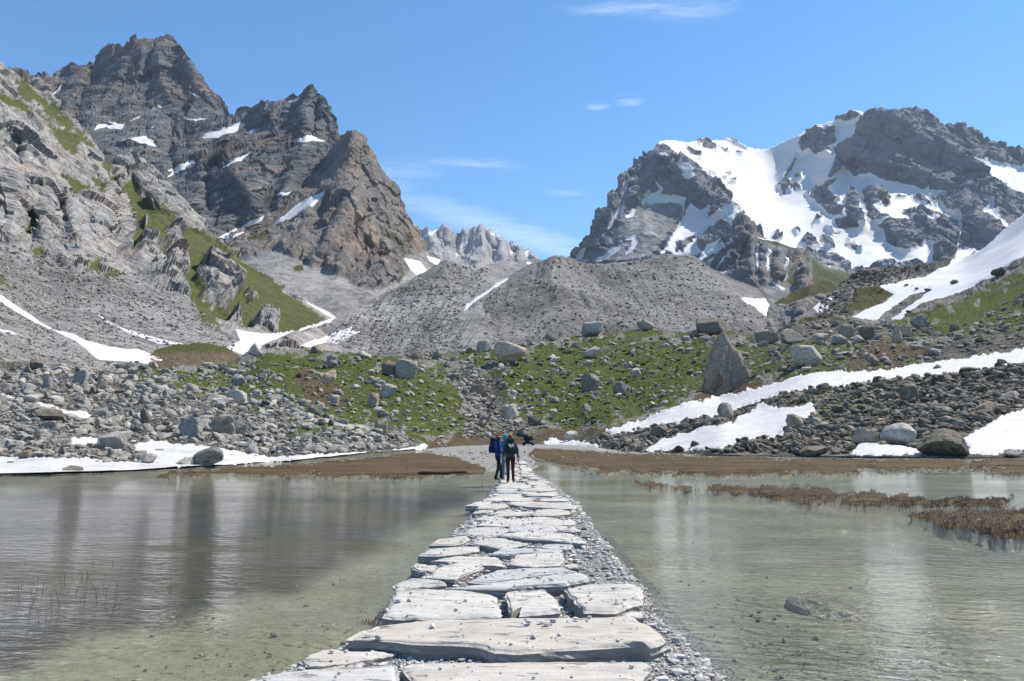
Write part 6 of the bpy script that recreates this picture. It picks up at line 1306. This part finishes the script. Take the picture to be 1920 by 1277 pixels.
def person(loc, rz, H, J, mats, label, fingers=True, sub=2, group='hikers'):
    """one continuous body grown from a posed skeleton; J overrides joints (metres for a 1.68 m figure, facing +y)"""
    j = dict(pelvis=(0, 0, .94), waist=(0, 0, 1.08), chest=(0, .01, 1.28), neck=(0, .005, 1.45), skull=(0, .02, 1.53), brow=(0, .03, 1.60), crown=(0, .015, 1.655),
             hipL=(-.09, 0, .90), kneeL=(-.10, .02, .50), ankL=(-.11, 0, .10), heelL=(-.11, -.04, .045), toeL=(-.12, .17, .035), hipR=(.09, 0, .90), kneeR=(.10, .02, .50), ankR=(.11, 0, .10), heelR=(.11, -.04, .045), toeR=(.12, .17, .035),
             shL=(-.17, 0, 1.39), elL=(-.25, -.02, 1.13), wrL=(-.26, .04, .89), shR=(.17, 0, 1.39), elR=(.25, -.02, 1.13), wrR=(.26, .04, .89))
    j.update(J)
    rad = dict(pelvis=(.145, .115), waist=(.135, .105), chest=(.165, .12), neck=(.055, .058), skull=(.066, .078), brow=(.076, .092), crown=(.05, .06), hipL=(.098, .10), kneeL=(.062, .065), ankL=(.047, .05), heelL=(.042, .042), toeL=(.04, .03), shL=(.068, .068), elL=(.05, .05), wrL=(.034, .034))
    edges = [('pelvis', 'waist', 'top'), ('waist', 'chest', 'top'), ('chest', 'neck', 'top'), ('neck', 'skull', 'skin'), ('skull', 'brow', 'skin'), ('brow', 'crown', 'skin')]
    for s in 'LR':
        edges += [('pelvis', 'hip' + s, 'legs'), ('hip' + s, 'knee' + s, 'legs'), ('knee' + s, 'ank' + s, 'legs'), ('ank' + s, 'heel' + s, 'feet'), ('ank' + s, 'toe' + s, 'feet'), ('chest', 'sh' + s, 'top'), ('sh' + s, 'el' + s, 'top'), ('el' + s, 'wr' + s, 'top')]
        if fingers:
            w = np.array(j['wr' + s]); d = w - np.array(j['el' + s]); d = d / np.linalg.norm(d); sd = 1 if s == 'R' else -1
            side = np.cross(d, [sd, 0, 0]); side = side / (np.linalg.norm(side) + 1e-9); inn = np.cross(side, d) * -1
            j['palm' + s] = tuple(w + d * .075); edges.append(('wr' + s, 'palm' + s, 'skin')); rad['palm' + s] = (.034, .020)
            for q, (o, L) in enumerate(((-.027, .062), (-.009, .075), (.010, .07), (.027, .055))):
                a = w + d * .085 + side * o; b = a + d * L * .5 + inn * .006; c = b + d * L * .4 + inn * .018
                for nme, pt in (('a', a), ('b', b), ('c', c)): j[f'f{s}{q}{nme}'] = tuple(pt); rad[f'f{s}{q}{nme}'] = (.0095, .0095)
                edges += [('palm' + s, f'f{s}{q}a', 'skin'), (f'f{s}{q}a', f'f{s}{q}b', 'skin'), (f'f{s}{q}b', f'f{s}{q}c', 'skin')]
            a = w + d * .035 + side * .035; b = a + d * .035 + side * .02 + inn * .01
            j['t' + s + 'a'], j['t' + s + 'b'] = tuple(a), tuple(b); rad['t' + s + 'a'] = rad['t' + s + 'b'] = (.011, .011)
            edges += [('wr' + s, 't' + s + 'a', 'skin'), ('t' + s + 'a', 't' + s + 'b', 'skin')]
    names = list(j); ix = {n: i for i, n in enumerate(names)}
    me = bpy.data.meshes.new('skeleton'); me.from_pydata([j[n] for n in names], [(ix[a], ix[b]) for a, b, _ in edges], [])
    tmp = bpy.data.objects.new('skeleton', me); COL.objects.link(tmp)
    tmp.modifiers.new('skin', 'SKIN'); ss = tmp.modifiers.new('sub', 'SUBSURF'); ss.levels = ss.render_levels = sub
    for n in names:
        k = n if n in rad else n.replace('R', 'L')
        sv = me.skin_vertices[0].data[ix[n]]; sv.radius = rad.get(k, (.04, .04)); sv.use_root = n == 'pelvis'
    bpy.context.view_layer.update()
    body = bpy.data.meshes.new_from_object(tmp.evaluated_get(bpy.context.evaluated_depsgraph_get()))
    bpy.data.objects.remove(tmp); bpy.data.meshes.remove(me)
    V = np.empty(len(body.vertices) * 3, np.float32); body.vertices.foreach_get('co', V); V = V.reshape(-1, 3)
    # shape the face: nose, brow and chin on the front of the head
    hd = np.array(j['brow']); fwd = np.array(j.get('_face', (0, 1, 0)), float)
    rel = V - hd; fr = rel @ fwd; near = (np.abs(rel[:, 2]) < .14) & (fr > .04)
    lat = np.abs(rel @ np.cross(fwd, [0, 0, 1]))
    V[near & (lat < .022) & (rel[:, 2] < .01) & (rel[:, 2] > -.06)] += fwd * .022
    V[near & (lat < .03) & (rel[:, 2] < -.09)] += fwd * .012
    body.vertices.foreach_set('co', V.ravel())
    kinds = ['top', 'legs', 'feet', 'skin']
    for k in kinds: body.materials.append(MATS[mats[k]])
    C = np.empty(len(body.polygons) * 3, np.float32); body.polygons.foreach_get('center', C); C = C.reshape(-1, 3)
    best = np.full(len(C), 9.0); mi = np.zeros(len(C), np.int32)
    for a, b, k in edges:
        r_ = rad.get(a if a in rad else a.replace('R', 'L'), (.04, .04))[0]
        d = seg_dist(C, j[a], j[b]) - r_ * .6
        m = d < best; best[m] = d[m]; mi[m] = kinds.index(k)
    mi[(mi == 1) & (C[:, 2] > .93)] = 0
    body.polygons.foreach_set('material_index', mi); body.polygons.foreach_set('use_smooth', np.ones(len(C), bool))
    body.update()
    o = link('person', body, None, category='person', label=label, group=group)
    o.location = loc; o.rotation_euler = (0, 0, rz); k = H / 1.68; o.scale = (k, k, k)
    o['_joints'] = 0
    del o['_joints']
    return o, j
def hair(parent, j, mat, long=0.0, face=(0, 1, 0), bun=False):
    D, F = ICO[3]
    V = D * [.098, .112, .115]
    back = V @ np.array(face)
    V = V * (1 + .06 * fbm(D + 3, .25, 3, stretch=(1, 1, 3)))[:, None]
    V[back > .045] *= [.8, .8, .9]
    V[:, 2] = np.where((back > .05) & (V[:, 2] < .02), .03, V[:, 2])
    V[:, 2] = np.where((back < .03) & (V[:, 2] < -.02), V[:, 2] * (1 + long), V[:, 2])
    V = V - np.array(face) * .018
    o = link('hair', make_mesh('hair', V, F, True), MATS[mat], parent); o.location = np.array(j['brow']) + [0, 0, .012]
    if bun:
        b = link('hair_bun', make_mesh('hair_bun', D * [.045, .045, .042] * (1 + .12 * fbm(D, .4, 3))[:, None], F, True), MATS[mat], parent); b.location = np.array(j['crown']) - np.array(face) * .06 + [0, 0, .015]
    return o
def eyes(parent, j, face):
    D, F = ICO[2]; f = np.array(face, float); s = np.cross(f, [0, 0, 1])
    for k in (-1, 1):
        e = link('eye', make_mesh('eye', D * .012, F, True), MATS['strap'], parent); e.location = np.array(j['brow']) + f * .088 + s * .03 * k + [0, 0, -.005]
def rbox(sx, sy, sz, n=6, p=4.0, bulge=None, seed=0):
    """a padded box: superellipsoid with a soft crumple"""
    D, F = ICO[3]
    r = (np.abs(D) ** p).sum(1) ** (-1 / p)
    V = D * r[:, None]
    V = V + D * (.05 * fbm(D + seed, .6, 3))[:, None]
    return V * [sx, sy, sz], F
def tube(pts, r, n=8):
    pts = np.array(pts, float); rs = np.broadcast_to(r, len(pts)); V = []
    for i, p in enumerate(pts):
        d = pts[min(i + 1, len(pts) - 1)] - pts[max(i - 1, 0)]; d /= np.linalg.norm(d)
        u = np.cross(d, [0, 0, 1] if abs(d[2]) < .9 else [1, 0, 0]); u /= np.linalg.norm(u); w = np.cross(d, u)
        for a in range(n): V.append(p + rs[i] * (u * math.cos(a * 2 * math.pi / n) + w * math.sin(a * 2 * math.pi / n)))
    F = [(i * n + a, i * n + (a + 1) % n, (i + 1) * n + (a + 1) % n, (i + 1) * n + a) for i in range(len(pts) - 1) for a in range(n)]
    return np.array(V), np.array(F)
def backpack(loc, rz, k, tall, mat, label, chevrons=False):
    """rucksack that hangs on a back: its wearer faces local +y"""
    t = empty('backpack', loc, rz, category='backpack', label=label, group='rucksacks'); t.scale = (k, k, k)
    V, F = rbox(.15, .115, tall / 2, p=3.0, seed=3); V[:, 1] -= .195; V[:, 2] += 1.02 + tall / 2
    link('bag', make_mesh('bag', V, F, True), mat, t)
    V, F = rbox(.14, .12, .075, p=2.6, seed=5); V[:, 1] -= .185; V[:, 2] += 1.02 + tall + .01
    link('lid', make_mesh('lid', V, F, True), mat, t)
    V, F = rbox(.12, .06, tall * .27, seed=6); V[:, 1] -= .29; V[:, 2] += 1.0 + tall * .34
    link('front_pocket', make_mesh('front_pocket', V, F, True), mat, t)
    for s in (-1, 1):
        V, F = rbox(.04, .08, .13, seed=7); V += [s * .155, -.195, 1.15]
        link('side_pocket', make_mesh('side_pocket', V, F, True), mat, t)
        V, F = tube([(s * .10, -.14, 1.42), (s * .11, -.02, 1.50), (s * .115, .12, 1.42), (s * .12, .15, 1.28), (s * .15, .06, 1.14), (s * .14, -.12, 1.08)], .018)
        link('shoulder_strap', make_mesh('shoulder_strap', V, F, True), MATS['strap'], t)
        if chevrons:
            for q in (0, .055):
                V, F = tube([(0 + s * .0, -.362, 1.30 - q), (s * .045, -.355, 1.335 - q), (s * .085, -.33, 1.355 - q)], .011)
                link('chevron', make_mesh('chevron', V, F, True), MATS['white_trim'], t)
    V, F = tube([(.15 * math.sin(a), .02 - .16 * math.cos(a), 1.04) for a in np.linspace(.9, 2 * math.pi - .9, 14)], .02)
    link('hip_belt', make_mesh('hip_belt', V, F, True), MATS['strap'], t)
    return t
def pole(a, b, label):
    """trekking pole from grip a to tip b"""
    a, b = np.array(a, float), np.array(b, float); d = (b - a) / np.linalg.norm(b - a); L = np.linalg.norm(b - a)
    t = empty('trekking_pole', tuple(b), 0, category='trekking pole', label=label, group='trekking poles')
    for nme, p0, p1, r, m in (('shaft', .10, L, .009, 'pole_metal'), ('grip', -.02, .13, .017, 'strap'), ('tip', L - .03, L, .006, 'white_trim')):
        V, F = tube([a + d * p0 - b, a + d * p1 - b], r); link(nme, make_mesh(nme, V, F, True), MATS[m], t)
    V, F = tube([a + d * (L - .07) - b, a + d * (L - .055) - b], [.035, .012]); link('basket', make_mesh('basket', V, F, True), MATS['strap'], t)
    return t
def stand(px, py, z=.16): return on_plane(px, py, z)
# blue jacket: seen from behind at three quarters, turned towards the right
p1 = stand(933, 901, .16); r1 = math.radians(-58)
face1 = (0, 1, 0)
o, j = person(p1, r1, 1.66, dict(_face=face1, kneeL=(-.09, .19, .52), ankL=(-.10, .22, .10), heelL=(-.10, .18, .045), toeL=(-.11, .39, .035), kneeR=(.10, -.02, .50), ankR=(.11, -.16, .11), heelR=(.11, -.20, .05), toeR=(.13, 0, .035), elL=(-.24, .10, 1.17), wrL=(-.16, .32, 1.20), elR=(.26, -.04, 1.14), wrR=(.24, .12, .94), chest=(0, .03, 1.28), brow=(.01, .05, 1.60)), dict(top='blue_jacket', legs='black_trousers', feet='dark_boots', skin='skin'), 'hiker in blue jacket and black trousers turned to the right on the path')
hair(o, j, 'dark_hair', .5); eyes(o, j, face1)
V, F = tube([(.102 * math.sin(a), .112 * math.cos(a), .03) for a in np.linspace(0, 2 * math.pi, 20)], .022)
hb = link('headband', make_mesh('headband', V, F, True), MATS['pink_band'], o); hb.location = j['brow']
backpack(p1, r1, 1.66 / 1.68, .50, MATS['navy_pack'], 'big navy rucksack on the hiker in the blue jacket')
R1 = Matrix.Rotation(r1, 3, 'Z'); gl = np.array(p1) + np.array(R1 @ Vector((.24, .16, .93)))
pole((gl[0] - .28, gl[1] - .15, .80), on_plane(904, 889.5, .05), 'trekking pole slanting out to the left over the water')
# third hiker, mostly hidden
p2 = stand(948.5, 899.5, .16); r2 = math.radians(12)
o, j = person(p2, r2, 1.66, dict(elL=(-.33, -.05, 1.17), wrL=(-.22, .06, 1.0)), dict(top='teal_jacket', legs='jeans', feet='dark_boots', skin='skin'), 'hiker in teal jacket and blue jeans half hidden behind the other two')
V, F = rbox(.11, .125, .13, p=2.5, seed=9); h = link('hood', make_mesh('hood', V - [0, .02, 0], F, True), MATS['teal_jacket'], o); h.location = j['brow']
# slate jacket, back to us, looking down
p3 = stand(957, 906.5, .16); r3 = math.radians(4)
o, j = person(p3, r3, 1.68, dict(skull=(0, .05, 1.53), brow=(0, .085, 1.58), crown=(0, .10, 1.645), elL=(-.24, -.01, 1.13), wrL=(-.22, .10, .94), elR=(.25, -.01, 1.13), wrR=(.26, .04, .90), kneeL=(-.085, .02, .5), kneeR=(.085, .02, .5), ankL=(-.085, 0, .1), ankR=(.10, -.02, .1), heelL=(-.085, -.05, .045), heelR=(.10, -.07, .045), toeL=(-.10, .15, .035), toeR=(.13, .13, .035)), dict(top='slate_jacket', legs='maroon_trousers', feet='boots', skin='skin'), 'hiker in slate jacket and maroon trousers seen from behind on the path')
hair(o, j, 'auburn_hair', .35, bun=True); eyes(o, j, (0, 1, 0))
backpack(p3, r3, 1, .46, MATS['black_pack'], 'dark rucksack with white chevrons on the hiker in maroon trousers', chevrons=True)
pole((p3[0] + .27, p3[1] + .06, 1.02), (p3[0] + .42, p3[1] + .30, .12), 'trekking pole upright beside the hiker in maroon trousers')
# walkers far up on the hill
for px, py, rz, m, lab in ((1053, 647, 2.6, dict(top='red_jacket', legs='black_trousers', feet='boots', skin='skin'), 'tiny walker in red on the hill crest'), (1060, 648, .5, dict(top='navy_jacket', legs='black_trousers', feet='boots', skin='skin'), 'tiny walker in dark clothes beside the one in red'), (896, 674, 1.2, dict(top='sky_jacket', legs='jeans', feet='boots', skin='skin'), 'tiny walker in blue below the pale crest boulder')):
    P, _ = foot(px, py)
    o, j = person(tuple(P), rz, 1.72, dict(kneeL=(-.10, .14, .5), ankL=(-.1, .1, .1)), m, lab, fingers=False, sub=1, group='distant walkers')
    hair(o, j, 'dark_hair', .2)

# ------------------------------------------------------------------ parked off-road vehicle
def car():
    px, py = 988.7, 838.6
    base = on_plane(px, py, .0); base[2] = 0.10
    t = empty('car', tuple(base), math.radians(-6), category='car', label='small dark off-road car parked on the gravel below the hill')
    paint = plain('black_paint', (.012, .013, .015), .35); glass = plain('dark_glass', (.02, .025, .03), .1); rub = plain('tyre_rubber', (.02, .02, .02), .9); lampm = plain('lamp_glass', (.75, .75, .7), .15); steel = plain('wheel_steel', (.3, .3, .31), .4, metallic=.6)
    def box(name, c, s, mat, parent, taper=(1, 1), bev=.05):
        bm = bmesh.new(); bmesh.ops.create_cube(bm, size=1.0)
        for v in bm.verts:
            if v.co.z > 0: v.co.x *= taper[0]; v.co.y *= taper[1]
            v.co = Vector((v.co.x * s[0], v.co.y * s[1], v.co.z * s[2])) + Vector(c)
        bmesh.ops.bevel(bm, geom=bm.edges[:], offset=bev, segments=2, affect='EDGES')
        me = bpy.data.meshes.new(name); bm.to_mesh(me); bm.free()
        return link(name, me, mat, parent)
    body = box('body', (0, 2.1, .82), (1.78, 4.2, .62), paint, t, (.95, .97))
    box('bonnet', (0, .75, 1.12), (1.6, 1.4, .16), paint, t, (.94, .9), .04)
    cabin = box('cabin', (0, 2.75, 1.46), (1.66, 2.7, .66), paint, t, (.84, .82), .08)
    box('windscreen', (0, 1.52, 1.43), (1.36, .05, .40), glass, cabin, (.88, 1), .01).rotation_euler = (0, 0, 0)
    for s in (-1, 1):
        box('side_window', (s * .79, 2.6, 1.47), (.05, 1.8, .36), glass, cabin, (1, .85), .01)
        l = box('headlight', (s * .60, -.01, .92), (.26, .06, .17), lampm, t, (1, 1), .02)
        box('mirror', (s * 1.0, 1.35, 1.28), (.2, .1, .16), paint, t, (1, 1), .03)
        for y in (.85, 3.35):
            D = np.linspace(0, 2 * math.pi, 21)[:-1]
            w = empty('wheel', (0, 0, 0)); w.parent = t; w.location = (s * .80, y, .36)
            V, F = tube([(-.12, 0, 0), (-.13, 0, 0), (.13, 0, 0), (.12, 0, 0)], [.28, .36, .36, .28], 20); link('tyre', make_mesh('tyre', V, F, False), rub, w)
            V, F = tube([(-.1, 0, 0), (-.1, 0, 0.0001), (.1, 0, 0), (.11, 0, 0)], [.02, .27, .27, .02], 16); link('rim', make_mesh('rim', V, F, False), steel, w)
    box('grille', (0, -.02, .90), (.78, .05, .2), rub, t, (1, 1), .01)
    box('bumper', (0, -.06, .58), (1.72, .22, .2), rub, t, (1, 1), .05)
    box('roof_rack', (0, 2.9, 1.84), (1.2, 1.8, .06), rub, t, (1, 1), .02)
car()

# ------------------------------------------------------------------ small things
def plank():
    a = on_plane(782, 887.5, .1); b = on_plane(877, 886, .1)
    V, F = tube([a + (b - a) * t + [0, 0, .02 * math.sin(9 * t)] for t in np.linspace(0, 1, 14)], np.array([.02] + [.085] * 12 + [.02]) * (1 + .15 * np.sin(np.arange(14))), 10)
    V = V * [1, 1, .75] + [0, 0, .04]
    link('log', make_mesh('log', V, F, True), stone_mat('wet_wood', ((.015, .012, .01), (.035, .028, .022), (.06, .05, .04)), scale=6, lich=0, bump=.02), category='log', label='dark weathered log lying on the bog left of the hikers')
plank()
def trail():
    pts = np.array([(486, 772), (520, 778), (548, 783), (580, 789), (615, 793), (650, 799), (676, 804), (700, 812)], float)
    t = np.linspace(0, 1, 60); s = np.linspace(0, 1, len(pts))
    x = np.interp(t, s, pts[:, 0]); y = np.interp(t, s, pts[:, 1]) + 1.2 * np.sin(t * 20)
    rows = [HILL.sample(x, y + d)[0] + [0, 0, .28 if abs(d) < 1 else -.3] for d in (2.4, .8, -.8, -2.4)]
    link('footpath', make_mesh('footpath', np.stack(rows), grid_faces(4, 60), True), stone_mat('trodden_gravel', ((.24, .23, .21), (.36, .345, .32), (.46, .445, .42)), scale=2, lich=0), kind='structure', label='pale trodden footpath across the left slope')
trail()
# flat stones lying just under the surface on the right
for px, py, w, d, lab in ((1545, 1104, 120, 34, 'pale slab lying just under the water surface on the right'),):
    c = on_plane(px, py, 0.0); V, F = rock_shape(1200 + px, 3, planes=14, rough=.04)
    wm = w * c[1] / FPX
    a, b = on_plane(px, py + d / 2, 0)[1], on_plane(px, py - d / 2, 0)[1]
    o = link('sunken_stone', make_mesh('sunken_stone', V * [wm, b - a, .42], F), ST['pale'], category='stone', label=lab, group='stones under the water'); o.location = (c[0], c[1], -.42 + -.075)
# pebbles and cobbles strewn over the gravel fan and the bog
def shore_stones():
    r = np.random.RandomState(121)
    px = r.uniform(300, 1900, 9000); py = 837 + 60 * r.beta(1.0, 2.2, 9000)
    f = union(px, py, FAN, 20); b = union(px, py, BOG[:2], 20)
    ok = (f > -2) & (r.rand(9000) < .8) | (b > -3) & (r.rand(9000) < .10)
    px, py = px[ok], py[ok]
    P = on_plane(px, py, 0.03); s = np.minimum(.9 * (1 + r.pareto(1.6, len(P))), 5) * P[:, 1] / FPX
    merge_rocks('cobbles', P, s, ST['grey'], 122, np.zeros(len(P), bool), 'small stones strewn over the gravel fan and boggy shore', sink=.25)
shore_stones()
# stones and grit lying on the lake bed near the causeway
def bed_stones():
    r = np.random.RandomState(131)
    n = 1800
    py = 930 + 350 * r.rand(n) ** .8
    side = r.rand(n) < .5
    off = np.abs(r.normal(0, 1, n)) * (py - 820) * .55
    px = np.where(side, edge_x(CL, py) - off, edge_x(CR, py) + off)
    P = on_plane(px, py, -.12); P[:, 2] = -.05 - .13 * smooth(860, 1000, py) - .07 * smooth(950, 1100, py)
    s = np.minimum(.009 * (1 + r.pareto(2.1, n)), .055)
    merge_rocks('bed_stones', P, s, ST['pale'], 132, np.zeros(n, bool), 'small stones scattered on the lake bed near the path', sink=.15)
bed_stones()
# ------------------------------------------------------------------ thin mountain air
def haze(density):
    m = bpy.data.materials.new('mountain_air'); m.use_nodes = True; t = m.node_tree; t.nodes.clear(); N = NT(t)
    v = N.n('ShaderNodeVolumePrincipled', {'Color': (.70, .82, 1.0, 1), 'Density': density, 'Anisotropy': .1})
    N.n('ShaderNodeOutputMaterial', {'Volume': v}, None)
    x, y0, y1, z0, z1 = 6800.0, -6800.0, 6800.0, -160.0, 1850.0
    V = [(a, b, c) for a in (-x, x) for b in (y0, y1) for c in (z0, z1)]
    F = [(0, 1, 3, 2), (4, 6, 7, 5), (0, 4, 5, 1), (2, 3, 7, 6), (0, 2, 6, 4), (1, 5, 7, 3)]
    link('haze', make_mesh('haze', V, F), m, kind='stuff', label='thin bluish air over the valley')
haze(0.00003)
